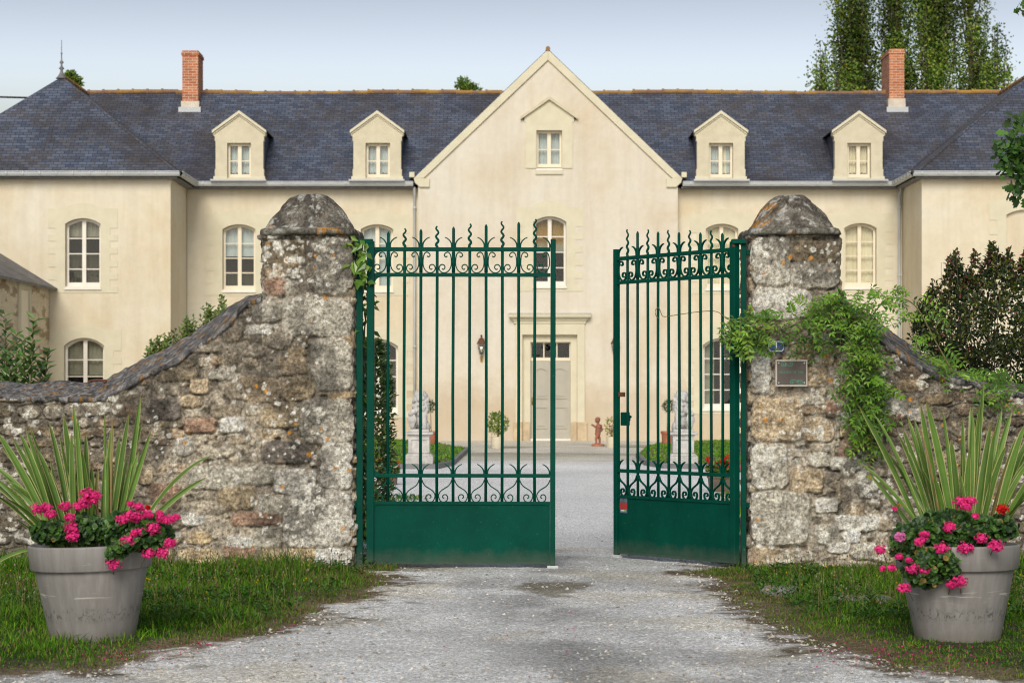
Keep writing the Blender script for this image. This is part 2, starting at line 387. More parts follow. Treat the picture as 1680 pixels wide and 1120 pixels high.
M['pot_cream'] = mat('cream glazed pot', (.62, .56, .42), (.52, .47, .35), rough=.5, ns=5, bst=.05)
M['pot_brown'] = mat('brown trough', (.12, .09, .06), (.08, .06, .045), rough=.7, ns=8)
M['blue'] = mat('blue enamel', (.015, .06, .19), (.012, .05, .16), rough=.25, ns=9, bst=0)
M['white'] = mat('white enamel', (.72, .74, .74), (.64, .66, .66), rough=.3, ns=9, bst=0)
M['plaque'] = mat('grey brown plaque', (.105, .09, .08), (.085, .072, .066), spec=.2, rough=.6, ns=18, bst=.05)
M['plaque_rim'] = mat('pale metal rim', (.45, .41, .38), (.38, .34, .28), rough=.5, ns=18, bst=.05)
M['plaque_green'] = mat('green lettering', (.03, .24, .15), (.04, .20, .13), rough=.5, ns=30, bst=0)
M['red'] = mat('red label', (.48, .02, .015), (.42, .018, .014), rough=.5, bst=0)
M['lblgrey'] = mat('blue grey label', (.10, .15, .19), (.08, .12, .16), rough=.5, bst=0)
M['lime'] = mat('lime label', (.40, .55, .12), rough=.5, bst=0)
M['slatedge'] = mat('slate edging', (.13, .13, .14), (.2, .2, .2), rough=.8, ns=6)
M['brass'] = mat('brass', (.36, .24, .07), (.26, .17, .05), rough=.4, metal=.7, ns=20, bst=0)
M['cable'] = mat('black cable', (.02, .02, .02), rough=.6, bst=0)

# ================================================================== THE MANOR HOUSE
YM, YW, YG = 57.0, 54.3, 56.6            # wall planes: long wings, end pavilions, gabled centre
house = thing('manor_house', 'long cream manor house with blue slate roof, pointed central gable and stone dormers', 'house', (0.954, YG, 0))
def arch_poly(x0, x1, z0, z1, rise=0, n=12):
    P = [(x0, z0), (x1, z0)]
    if rise <= 0: return P + [(x1, z1), (x0, z1)]
    hw = (x1 - x0) / 2; cx = (x0 + x1) / 2; rad = (hw * hw + rise * rise) / (2 * rise); a0 = math.asin(hw / rad)
    return P + [(cx + rad * math.sin(a), z1 - rad + rad * math.cos(a)) for a in np.linspace(a0, -a0, n)]
def inset(x0, x1, z0, z1, rise, d): return arch_poly(x0 + d, x1 - d, z0 + d, z1 - d, rise * (1 - d / (x1 - x0)) if rise > 0 else 0)
def window(parent, Y, x0, x1, z0, z1, rise, rows, curt=(), wood='frame', depth=.17, cols=2, sill=True, halfbars=True):
    y = Y + depth; fw = .062
    mb = MB(); mb.prism(arch_poly(x0 + .004, x1 - .004, z0, z1 - .004, rise), y, y + .07, [inset(x0, x1, z0, z1, rise, fw)])
    cx = (x0 + x1) / 2
    top = z1 - fw
    mb.box(cx - .05, cx + .05, y - .006, y + .06, z0 + fw * .5, top + .0)
    if rows > 1:
        zz = np.linspace(z0 + fw, z1 - fw - rise * .35, rows + 1)[1:-1]
        for z in zz:
            mb.box(x0 + fw * .6, cx - .052, y + .004, y + .045, z - .013, z + .013); mb.box(cx + .052, x1 - fw * .6, y + .004, y + .045, z - .013, z + .013)
    mb.box(x0 + fw, x1 - fw, y - .004, y + .05, z0 + fw * .9, z0 + fw + .05)
    f = mb.build('window', M[wood], parent)
    MB().prism(inset(x0, x1, z0, z1, rise, fw * .8), y + .03, y + .034).build('pane', M['glass'], f)
    if sill: MB().box(x0 + .003, x1 - .003, Y - .03, y + .02, z0 - .075, z0 + .002).box(x0 - .02, x1 + .02, Y - .055, Y - .02, z0 - .085, z0 - .05).build('sill', M['frame_white'], f, bevel=.006)
    H = z1 - z0; Wd = x1 - x0
    for (m, a, b, c, d) in curt:
        n = max(6, int((d - c) * 26)); xs = np.linspace(x0 + .03 + c * (Wd - .06), x0 + .03 + d * (Wd - .06), n)
        V = np.array([[(x, y + .16 + .022 * math.sin(i * 1.9 + z * .7) + .01 * math.sin(i * .8), z) for z in np.linspace(z0 + a * H, z0 + b * H, 3)] for i, x in enumerate(xs)])
        MB().grid(V.reshape(-1, 3), n, 3).build('curtain', M[m], f, smooth=True)  # cream and blue sheets are painted reflections, the others drapes and blinds
    return f
def surround(parent, Y, x0, x1, z0, z1, rise, nar=.24, wide=.44, lint=.34, bulge=.12, teeth=5, m='stone', th=.014):
    spring = z1 - rise; P = []
    n = 2 * teeth + 1; zs = np.linspace(z0 - .16, spring + .05, n + 1)
    right = []
    for i in range(n):
        wd = wide if i % 2 == 0 else nar
        right += [(x1 + wd, zs[i]), (x1 + wd, zs[i + 1])]
    sh = spring + .05 + lint
    right[-1] = (x1 + wide, sh)
    right += [(x1 + .06, sh)]
    hw = (x1 - x0) / 2 + .06; cx = (x0 + x1) / 2
    top = [(cx + hw * math.cos(t) if 0 else cx + hw * (1 - 2 * k / 10), sh + .012 + bulge * (1 - (1 - 2 * k / 10) ** 2)) for k, t in [(k, 0) for k in range(11)]]
    left = [(x0 + x1 - x, z) for x, z in right][::-1]
    mb = MB(); mb.prism(right + top + left, Y - th, Y - .002, [arch_poly(x0, x1, z0 - .001, z1, rise)])
    return mb.build('stone_surround', M[m], parent)
PX = lambda px, Y: (px - 840.0) / F * Y
OPEN = {'L': [], 'ML': [], 'G': [], 'MR': [], 'RW': []}
BL = ('reflection_blue', 0, 1, 0, 1); CR = ('reflection_bulb_cream', 0, 1, 0, 1)
def opening(seg, Y, a, b, t, s, rise, rows, curt, win=True, **k):
    x0, x1, z1, z0, r = PX(a, Y), PX(b, Y), gz(t, Y), gz(s, Y), rise / F * Y
    OPEN[seg].append(arch_poly(x0, x1, z0, z1, r))
    if win: window(house, Y, x0, x1, z0, z1, r, rows, curt, **{q: v for q, v in k.items() if q in ('wood', 'depth', 'sill')})
    surround(house, Y, x0, x1, z0, z1, r, **{q: v for q, v in k.items() if q not in ('wood', 'depth', 'sill')})
opening('L', YW, 107, 165, 358, 470, 9, 4, [('curtain_pale', .74, 1, 0, 1), ('curtain_olive', 0, .50, 0, 1)], wood='frame_white')
opening('L', YW, 105, 171, 554, 676, 13, 4, [('curtain_pale', .50, 1, 0, 1)], wood='frame_white', teeth=5)
opening('ML', YM, 365, 419, 368, 475, 8, 4, [('reflection_blue', .52, 1, 0, 1), ('curtain_olive', 0, .30, 0, 1)])
opening('ML', YM, 592, 645, 368, 475, 8, 4, [BL])
opening('ML', YM, 359, 425, 556, 675, 12, 4, [('curtain_olive', 0, 1, 0, 1)], wood='frame_white')
opening('ML', YM, 587, 653, 556, 675, 12, 4, [('curtain_olive', 0, .74, 0, 1)], wood='frame_white')
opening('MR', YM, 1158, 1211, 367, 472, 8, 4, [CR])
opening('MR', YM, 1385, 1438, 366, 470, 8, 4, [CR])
opening('MR', YM, 1153, 1218, 554, 669, 12, 4, [('curtain_pale', 0, 1, 0, .3), ('curtain_pale', 0, 1, .74, 1)], wood='frame_white')
opening('MR', YM, 1378, 1444, 554, 669, 12, 4, [('curtain_olive', 0, 1, 0, 1)], wood='frame_white')
opening('G', YG, 875, 929, 355, 468, 9, 4, [('curtain_ochre', .60, 1, 0, 1), ('curtain_pale', .50, .62, 0, 1)], wood='frame_white', bulge=.16)
# blind window of the right pavilion: a shallow plaster recess
x0, x1, z1, z0 = PX(1651, YW), PX(1713, YW), gz(344, YW), gz(470, YW)
OPEN['RW'].append(arch_poly(x0, x1, z0, z1, .13)); surround(house, YW, x0, x1, z0, z1, .13)
MB().box(x0 - .1, x1 + .1, YW + .1, YW + .2, z0 - .1, z1 + .1).build('blind_window', M['plaster'], house)
# attic window of the gable
ax0, ax1, az1, az0 = PX(880, YG), PX(922, YG), gz(214, YG), gz(275, YG)
OPEN['G'].append(arch_poly(ax0, ax1, az0, az1)); window(house, YG, ax0, ax1, az0, az1, 0, 2, [BL])
acx = (ax0 + ax1) / 2; hwb = .62; ze = gz(193, YG); za = gz(161, YG)
att = MB().prism([(acx - hwb, az0 - .02), (acx + hwb, az0 - .02), (acx + hwb, az1 + .2), (acx + .66, az1 + .24), (acx + .66, az1 + .38), (acx + .72, ze - .02), (acx, za - .03), (acx - .72, ze - .02), (acx - .66, az1 + .38), (acx - .66, az1 + .24), (acx - hwb, az1 + .2)],
    YG - .03, YG - .002, [arch_poly(ax0, ax1, az0, az1)]).build('attic_surround', M['stone'], house)
MB().prism([(acx - .76, ze - .06), (acx, za - .05), (acx + .76, ze - .06), (acx + .76, ze + .02), (acx, za + .04), (acx - .76, ze + .02)], YG - .12, YG - .002).build('pediment_moulding', M['stone2'], att)
MB().box(ax0 - .02, ax1 + .02, YG - .05, YG - .002, az0 - .18, az0 - .08).build('sill_block', M['stone'], att)
# door opening
dx0, dx1, dz1 = PX(857, YG), PX(947, YG), gz(549, YG)
OPEN['G'].append([(dx0, -.12), (dx1, -.12), (dx1, dz1), (dx0, dz1)])

def wall(poly, Y, seg, m, th=.3):
    h = []
    for p in OPEN[seg]: h.append(p)
    dr = [p for p in h if p[0][1] < -.1]; h = [p for p in h if p not in dr]
    if dr:                                       # the door cuts the wall's foot
        d = dr[0]; P = list(poly); P = [P[0], d[0], d[3], d[2], d[1]] + P[1:]; poly = P
    return MB().prism(poly, Y, Y + th, h).build('wall', M[m], house)
ZT = 6.74
wall([(-15.2, -.12), (-8.69, -.12), (-8.69, ZT), (-15.2, ZT)], YW, 'L', 'plaster')
wall([(-8.68, -.12), (-2.45, -.12), (-2.45, ZT), (-8.68, ZT)], YM, 'ML', 'plaster')
wall([(-2.49, -.12), (4.40, -.12), (4.40, 6.86), (.954, 10.20), (-2.49, 6.86)], YG, 'G', 'plaster_pale', .42)
wall([(4.36, -.12), (10.42, -.12), (10.42, ZT), (4.36, ZT)], YM, 'MR', 'plaster')
wall([(10.43, -.12), (17.2, -.12), (17.2, ZT), (10.43, ZT)], YW, 'RW', 'plaster')
MB().box(-8.99, -8.69, YW + .3, YM + .3, -.12, ZT).build('wall', M['plaster'], house)
MB().box(10.43, 10.73, YW + .3, YM + .3, -.12, ZT).build('wall', M['plaster'], house)
MB().box(-15.2, -14.9, YW + .3, 63.1, -.12, ZT).build('wall', M['plaster'], house)
MB().box(16.9, 17.2, YW + .3, 63.1, -.12, ZT).build('wall', M['plaster'], house)
MB().box(-15.2, 17.2, 63.1, 63.4, -.12, ZT).build('rear_wall', M['plaster'], house)
MB().box(-14.8, 16.8, YM + 1.3, YM + 1.4, -.1, 6.6).box(-14.8, -9.0, YW + 1.5, YW + 1.6, -.1, 6.6).box(.2, 1.7, YG + 1.2, YG + 1.3, 6.7, 9).build('added_dark_partition', M['dark'], house)  # dark sheets added behind the windows so the panes look unlit
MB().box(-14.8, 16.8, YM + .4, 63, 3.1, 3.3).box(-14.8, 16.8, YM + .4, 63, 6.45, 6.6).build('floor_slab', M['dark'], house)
# gable coping, kneelers
for s in (-1, 1):
    fx = .954 + s * 3.56; up = (0.954, 10.36); ft = (fx, 6.95)
    MB().prism([up, ft, (fx - s * .26, 6.95), (.954, 10.36 - .275)], YG - .07, YG - .002).build('gable_coping', M['stone'], house, bevel=.012)
for s in (-1, 1):
    x = .954 + s * 3.56; kn = MB()
    kn.prism([(x, 6.95), (x - s * .42, 6.95), (x - s * .42, 6.72), (x - s * .16, 6.72), (x - s * .03, 6.84)], YG - .075, YG - .002)
    kn.box(min(x - s * .02, x + s * .12), max(x - s * .02, x + s * .12), YG - .05, YG + .25, 6.98, 7.12)
    kn.build('kneeler', M['stone'], house, bevel=.01)
# --- roofs
ZE, ZR = 6.84, 9.71
rf = MB()
rf.sheet([(-8.45, 56.65, ZE), (10.2, 56.65, ZE), (13.7, 59.9, 9.65), (13.7, 59.97, ZR), (-11.95, 59.97, ZR), (-11.95, 59.9, 9.65)], .06)
rf.sheet([(-11.95, 59.98, ZR), (13.7, 59.98, ZR), (17.2, 63.5, 6.7), (-15.2, 63.5, 6.7)], .06)
roof = rf.build('roof', M['slate'], house)
for xe, xr, xo in ((-8.45, -11.95, -15.45), (10.2, 13.7, 17.2)):
    MB().sheet([(xe, 54.0, ZE), (xe, 56.65, ZE), (xr, 59.9, 9.65), (xr, 56.6, 9.65)], .06).build('pavilion_side_roof', M['slate_mossy'], house)
    r_ = MB()
    r_.sheet([(xo, 54.0, ZE), (xe, 54.0, ZE), (xr, 56.6, 9.65)], .06)
    r_.sheet([(xo, 54.0, ZE), (xo, 63.3, ZE), (xr, 63.3, 9.65), (xr, 56.6, 9.65)], .06)
    pr = r_.build('pavilion_roof', M['slate'], house)
    hp = MB(); hp.tube([(xe, 53.98, ZE - .02), (xr, 56.6, 9.63)], .04, 6); hp.build('hip_flashing', M['slate_mossy'], pr)
    MB().tube([(xe - .02 * (1 if xe > 0 else -1), 56.62, ZE + .02), (xr, 59.9, 9.65)], .035, 6).build('valley_flashing', M['slate_mossy'], pr)
    t_ = MB()
    for i in range(9):
        y = 56.7 + i * .38; t_.tube([(xr, y, 9.66), (xr, y + .38, 9.66)], [.085, .075], 8)
    t_.build('ridge_tiles', M['terracotta_ridge'], pr)
g_ = MB()
g_.sheet([(-2.62, 56.58, 6.965), (.954, 56.58, 10.385), (.954, 63, 10.385), (-2.62, 63, 6.965)], .07)
g_.sheet([(4.53, 56.58, 6.965), (.954, 56.58, 10.385), (.954, 63, 10.385), (4.53, 63, 6.965)], .07)
gr = g_.build('gable_roof', M['slate'], house)
t_ = MB()
for i in range(16): t_.tube([(.954, 56.50 + i * .4, 10.385), (.954, 56.90 + i * .4, 10.385)], [.062, .052], 8)
t_.build('ridge_tiles', M['terracotta_ridge'], gr)
t_ = MB(); random.seed(5)
for i in range(62):
    x = -11.9 + i * .414; z = ZR + random.uniform(-.012, .012) + .02 * math.sin(i * .35)
    t_.tube([(x, 59.97, z), (x + .40, 59.97, z + .004)], [.062, .055], 8)
    t_.tube([(x - .03, 59.97, z + .006), (x + .03, 59.97, z + .006)], .076, 8)
t_.build('ridge_tiles', M['terracotta_ridge'], roof)
# --- gutters
def gutter(a, b):
    g = MB(); a = np.array(a); b = np.array(b); d = (b - a) / np.linalg.norm(b - a); o = np.array([d[1], -d[0], 0]) * .075
    th = np.linspace(0, math.pi, 7); n = len(th)
    ring = lambda p: [p + o * math.cos(t) + np.array([0, 0, -.12 * math.sin(t)]) for t in th]
    V = ring(a) + ring(b); g.add(V, [[i, i + 1, n + i + 1, n + i] for i in range(n - 1)] + [[0, n, 2 * n - 1, n - 1]])
    L = np.linalg.norm(b - a)
    for k in range(int(L / .42)):
        p = a + d * (k + .5) * .42 + o; g.box(p[0] - .014, p[0] + .014, p[1] - .02, p[1] + .01, p[2] - .07, p[2] + .012)
    g.tube([tuple(a + o), tuple(b + o)], .014, 6)
    return g
gz_ = 6.86
for a, b in (((-15.5, 53.95, gz_), (-8.40, 53.95, gz_)), ((-8.40, 53.95, gz_), (-8.40, 56.58, gz_)), ((-8.40, 56.58, gz_), (-2.62, 56.58, gz_)),
             ((4.53, 56.58, gz_), (10.15, 56.58, gz_)), ((10.15, 56.58, gz_), (10.15, 53.95, gz_)), ((10.15, 53.95, gz_), (17.3, 53.95, gz_))):
    gutter(a, b).build('gutter', M['zinc'], house)
for q in ((-15.2, -8.5, 54.03, 54.29), (-8.68, -8.47, 54.3, 56.6), (-8.6, -2.6, 56.66, 56.99), (4.5, 10.3, 56.66, 56.99), (10.22, 10.42, 54.3, 56.6), (10.25, 17.2, 54.03, 54.29)):
    MB().box(*q, 6.70, 6.735).build('soffit', M['slatedge'], house)
def pipe(x, y, z0=.05):
    p = MB(); p.tube([(x, y - .25, 6.72), (x, y, 6.5), (x, y, 3.5), (x, y, z0)], .036, 8)
    for z in (6.2, 4.4, 2.5, .8): p.tube([(x, y, z - .03), (x, y, z + .03)], .046, 8)
    return p.build('downpipe', M['zinc'], house, smooth=True)
pipe(-2.60, 56.93); pipe(10.33, 56.90)
# --- chimneys
def chimney(a, b, yf, yb, top, base):
    x0, x1 = PX(a, yf), PX(b, yf); zt, zb = gz(top, yf), gz(base, yf)
    c = MB(); c.box(x0, x1, yf, yb, zb - .6, zt - .13); c.box(x0 - .025, x1 + .025, yf - .025, yb + .025, zt - .13, zt - .05); c.box(x0, x1, yf, yb, zt - .05, zt)
    ch = c.build('chimney', M['brick'], house)
    MB().box(x0 - .03, x1 + .03, yf - .03, yb + .03, zb - .5, zb + .10).build('chimney_flashing', M['render_white'], ch)
    MB().box(x0 - .09, x1 + .09, yf - .13, yf - .031, 6.84 + .87 * (yf - 56.65) - .14, 6.84 + .87 * (yf - 56.65) + .015).build('chimney_apron', M['zinc'], ch)
chimney(299, 325, 59.35, 60.3, 83, 172); chimney(1459, 1483.5, 59.35, 60.6, 80.5, 168)
# --- finial
fz = 9.6
MB().lathe([(.16, 0), (.10, .06), (.05, .15), (.03, .22), (.075, .27), (.03, .32), (.022, .38), (.06, .43), (.02, .48), (.014, .62), (.028, .66), (.012, .70), (.008, 1.02)], 12, (-11.95, 56.6, fz)).build('finial', M['slatedge'], house, smooth=True)
MB().lathe([(.16, 0), (.10, .06), (.05, .15), (.03, .22), (.075, .27), (.03, .32), (.022, .38), (.06, .43), (.02, .48), (.014, .62), (.028, .66), (.012, .70), (.008, 1.02)], 12, (13.7, 56.6, fz)).build('finial', M['slatedge'], house, smooth=True)
# --- dormers
YD = 56.70
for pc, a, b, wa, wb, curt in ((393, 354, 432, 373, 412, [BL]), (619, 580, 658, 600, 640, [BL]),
                               (1182.5, 1144, 1222, 1163, 1202.5, [BL, ('reflection_bulb_cream', 0, 1, .5, 1)]), (1408.5, 1371, 1447, 1390, 1428.5, [CR])):
    cx = PX(pc, YD); hw = .635; zb = 6.93; ze = gz(216, YD); za = gz(184, YD); wx0, wx1, wz0, wz1 = PX(wa, YD), PX(wb, YD), gz(292, YD), gz(235, YD)
    outline = [(cx - hw - .02, zb), (cx + hw + .02, zb), (cx + hw + .02, zb + .28), (cx + hw, zb + .28), (cx + hw, wz1 + .05), (cx + hw + .02, wz1 + .05), (cx + hw + .02, ze - .14), (cx + hw + .07, ze - .10), (cx + hw + .07, ze),
               (cx, za - .03), (cx - hw - .07, ze), (cx - hw - .07, ze - .10), (cx - hw - .02, ze - .14), (cx - hw - .02, wz1 + .05), (cx - hw, wz1 + .05), (cx - hw, zb + .28), (cx - hw - .02, zb + .28)]
    d = MB().prism(outline, YD - .04, YD + .2, [arch_poly(wx0, wx1, wz0, wz1)]).build('dormer', M['stone2'], house, bevel=.008)
    MB().prism([(cx, za + .03), (cx - .72, ze + .02), (cx - .72, ze - .05), (cx, za - .055), (cx + .72, ze - .05), (cx + .72, ze + .02)], YD - .12, YD + .02).build('pediment_moulding', M['stone'], d)
    MB().prism([(cx, za - .06), (cx - .69, ze - .055), (cx - .69, ze - .085), (cx, za - .10), (cx + .69, ze - .085), (cx + .69, ze - .055)], YD - .075, YD - .042).build('pediment_fillet', M['stone'], d)
    for q in ((cx - hw - .05, wx0), (wx1, cx + hw + .05)): MB().box(*q, YD - .07, YD - .04, zb, zb + .085).build('dormer_base', M['stone'], d)
    for s in (-1, 1):
        c_ = MB(); x = cx + s * (hw - .03)
        V = [(YD + .2, zb), (YD + .2, ze), (57.0 + (ze - 7.1) / .87, ze), (56.75, zb)]
        P = [(x - .02, p[0], p[1]) for p in V] + [(x + .02, p[0], p[1]) for p in V]
        c_.add(P, [[0, 1, 2, 3], [7, 6, 5, 4], [0, 4, 5, 1], [1, 5, 6, 2], [2, 6, 7, 3], [3, 7, 4, 0]]).build('cheek', M['slate'], d)
    rr = MB(); yb = 56.65 + (za - ZE) / .87 + .15
    for s in (-1, 1):
        y2 = 56.65 + (ze - ZE) / .87 + .1
        rr.sheet([(cx, YD - .115, za + .043), (cx + s * .735, YD - .115, ze + .022), (cx + s * .735, y2 + .1, ze + .022), (cx, yb, za + .043)], .022)
    rr.build('dormer_roof', M['slate'], d)
    MB().box(cx - hw - .1, cx + hw + .1, YD - .32, YD - .045, 6.87, 6.915).build('dormer_apron', M['zinc'], d)
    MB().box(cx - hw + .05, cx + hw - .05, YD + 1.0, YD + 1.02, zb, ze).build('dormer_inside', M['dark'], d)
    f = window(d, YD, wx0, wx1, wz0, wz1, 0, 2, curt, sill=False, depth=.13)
    f.parent = d
# --- front door with transom, stone case and hood
dc = (dx0 + dx1) / 2; lx0, lx1 = PX(870, YG + .2), PX(936, YG + .2); lz0, lz1 = gz(719, YG + .3), gz(561, YG + .2)
case = MB().prism([(dx0 - .18, 0.0), (dx0, 0), (dx0, dz1), (dx1, dz1), (dx1, 0), (dx1 + .20, 0), (dx1 + .20, gz(529, YG)), (dx0 - .18, gz(529, YG))], YG - .05, YG - .002).build('door_case', M['stone'], house, bevel=.008)
MB().prism([(dx0 - .002, -.1), (lx0, -.1), (lx0, lz1), (lx1, lz1), (lx1, -.1), (dx1 + .002, -.1), (dx1 + .002, dz1 + .01), (dx0 - .002, dz1 + .01)], YG + .12, YG + .4).build('door_jamb', M['stone'], case)
for x0, x1, y in ((dx0 - .24, dx0 - .003, YG - .08), (dx1 + .003, dx1 + .26, YG - .08), (dx0, lx0 - .01, YG + .06), (lx1 + .01, dx1, YG + .06)):
    MB().box(x0, x1, y, YG + .119, -.05, gz(692, YG)).build('plinth_block', M['basestone'], case, bevel=.02)
hz = gz(516, YG); hd = MB()
hx0, hx1 = PX(835, YG), PX(969, YG)
for k, (o, z0, z1) in enumerate(((.0, -.03, .02), (.0, -.075, -.033), (.06, -.12, -.078), (.10, -.17, -.122), (.13, -.235, -.172))):
    hd.box(hx0 + o, hx1 - o, YG - .22 + o * 1.1, YG - .001, hz + z0, hz + z1)
hd.build('door_hood', M['stone'], case, bevel=.008)
MB().box(hx0 - .01, hx1 + .01, YG - .235, YG - .001, hz + .022, hz + .035).build('hood_flashing', M['zinc'], case)
yd = YG + .26; tz = gz(592, yd)
dr = MB().prism([(lx0, lz0), (lx1, lz0), (lx1, tz), (lx0, tz)], yd + .02, yd + .07)
dcx = (lx0 + lx1) / 2
def panel(x0, x1, z0, z1, ar):
    for d, y0, y1 in ((0, yd - .004, yd + .018),):
        P = arch_poly(x0, x1, z0, z1, ar); Q = inset(x0, x1, z0, z1, ar, .03); dr.prism(P, y0, y1, [Q])
    dr.prism(inset(x0, x1, z0, z1, ar, .07), yd + .004, yd + .018)
for s in (-1, 1):
    a, b = (lx0 + .1, dcx - .07) if s < 0 else (dcx + .07, lx1 - .1)
    panel(a, b, gz(654, yd), gz(603, yd), .07); panel(a, b, gz(703, yd), gz(667, yd), 0)
dr.box(dcx - .012, dcx + .012, yd + .0, yd + .019, lz0 + .05, tz - .03); dr.box(lx0, lx1, yd - .005, yd + .018, lz0, lz0 + .1)
door = dr.build('door', M['door'], house)
MB().ball((lx0 + .06, yd - .03, 1.05), (.022, .03, .022)).box(lx0 + .04, lx0 + .08, yd - .012, yd + .0, .96, 1.14).build('handle', M['brass'], door, smooth=True)
MB().box(lx0 - .02, lx1 + .02, yd - .09, yd + .02, lz0 - .06, lz0 - .002).build('threshold', M['frame_white'], door)
MB().box(dx0 + .01, dx1 - .01, YG - .02, YG + .5, -.1, lz0 - .065).build('door_step', M['basestone'], house, bevel=.015)
tr = MB().prism([(lx0, tz + .003), (lx1, tz + .003), (lx1, lz1), (lx0, lz1)], yd, yd + .06, [[(lx0 + .03 + i * (lx1 - lx0 - .03) / 3, tz + .09), (lx0 + (i + 1) * (lx1 - lx0 - .03) / 3, tz + .09), (lx0 + (i + 1) * (lx1 - lx0 - .03) / 3, lz1 - .02), (lx0 + .03 + i * (lx1 - lx0 - .03) / 3, lz1 - .02)] for i in range(3)]).build('transom_window', M['frame'], house)
MB().box(lx0 + .01, lx1 - .01, yd + .03, yd + .034, tz + .08, lz1 - .01).build('pane', M['glass'], tr)

# ------------------------------------------------------------------ wall lanterns
def lantern(x, y, z, label):
    r = thing('wall_lantern', label, 'lantern', (x, y, z), 'wall lanterns')
    MB().lathe([(.03, -.02), (.05, 0), (.095, .22), (.11, .24), (.11, .25)], 6, (x, y - .16, z)).build('glass_body', M['lampglass'], r)
    fr = MB()
    for k in range(6):
        a = k * math.pi / 3; fr.tube([(x + .05 * math.cos(a), y - .16 + .05 * math.sin(a), z), (x + .098 * math.cos(a), y - .16 + .098 * math.sin(a), z + .24)], .009, 5)
    fr.lathe([(.055, -.03), (.06, -.01), (.05, .005)], 6, (x, y - .16, z)); fr.build('frame', M['iron_dark'], r)
    MB().lathe([(.125, .24), (.12, .26), (.07, .35), (.075, .37), (.03, .40), (.02, .43), (.035, .45), (.015, .475), (.004, .49)], 6, (x, y - .16, z)).build('cap', M['rust'], r)
    MB().lathe([(.02, .03), (.022, .10), (.006, .13)], 8, (x, y - .16, z)).build('bulb', M['reflection_bulb_cream'], r)
    b = MB(); b.tube([(x, y, z - .16), (x, y - .06, z - .17), (x, y - .14, z - .12), (x, y - .16, z - .03)], .016, 6); b.box(x - .035, x + .035, y - .02, y - .001, z - .24, z - .08)
    b.build('bracket', M['brass'], r); return r
lx, _, lz = at(790, 579, YG); lantern(lx, YG - .0, lz, 'hexagonal wall lantern left of the front door, brass bracket below its glass')
lx, _, lz = at(1009, 579, YG); lantern(lx, YG - .0, lz, 'wall lantern right of the front door, almost hidden by the open gate leaf')

# ------------------------------------------------------------------ outbuilding at the left edge
ob = thing('stone_outbuilding', 'low rubble stone outbuilding with grey slate roof butting against the left pavilion', 'outbuilding', (-13.0, 49.0, 0))
OX = -11.78
orr = MB(); nn = 40
op = [(46.0, 3.9), (54.29, 3.9), (54.29, -.1), (46.0, -.1)]
ys = np.linspace(45.0, 54.28, 170); zs = np.linspace(-.1, 3.92, 110); YY, ZZ = np.meshgrid(ys, zs, indexing='ij')
nz_ = fbm(YY * 1.9, ZZ * 7.0, 2, 3); cl = fbm(YY * 1.1, ZZ * 3.4, 4, 3); stn = sstep(.54, .62, nz_)
cc = np.stack([.74 - .34 * stn + .2 * (cl - .5), .64 - .33 * stn + .18 * (cl - .5), .47 - .27 * stn + .14 * (cl - .5)], -1)
orr.grid(np.stack([np.full_like(YY, OX) + .03 * (nz_ - .5), YY, ZZ], -1).reshape(-1, 3), len(ys), len(zs), cc.reshape(-1, 3))
orr.box(-16.3, OX - .04, 45.0, 45.3, -.1, 3.9, (.60, .51, .38)); orr.box(-16.3, -16.0, 45.3, 54.28, -.1, 3.9, (.45, .38, .28))
orr.prism([(-16.3, 3.91), (OX - .04, 3.91), (-14.0, 5.36)], 45.0, 45.3, col=(.60, .51, .38)); obw = orr.build('wall', M['rubble'], ob)
dfm = MB(); 
for y in (51.9, 50.8): dfm.box(OX - .02, OX + .05, y, y + .22, 0, 3.75)
dfm.box(OX - .02, OX + .05, 50.8, 52.12, 3.75, 3.9)
dfm.build('door_frame', M['stone'], ob); MB().box(OX - .02, OX + .02, 51.03, 51.9, 0, 3.74).build('door', M['frame'], ob)
MB().sheet([(OX + .22, 44.7, 3.92), (OX + .22, 54.27, 3.92), (-14.0, 54.27, 5.42), (-14.0, 44.7, 5.42)], .07).sheet([(-16.6, 44.7, 3.72), (-16.6, 54.27, 3.72), (-14.0, 54.27, 5.42), (-14.0, 44.7, 5.42)], .07).build('roof', M['slate_old'] if 'slate_old' in M else M['slate'], ob)
ol_ = lantern(OX + .0, 48.95, 1.75, 'dark wall lantern on the outbuilding at the left edge of the view')
ol_.rotation_euler = (0, 0, math.pi / 2)

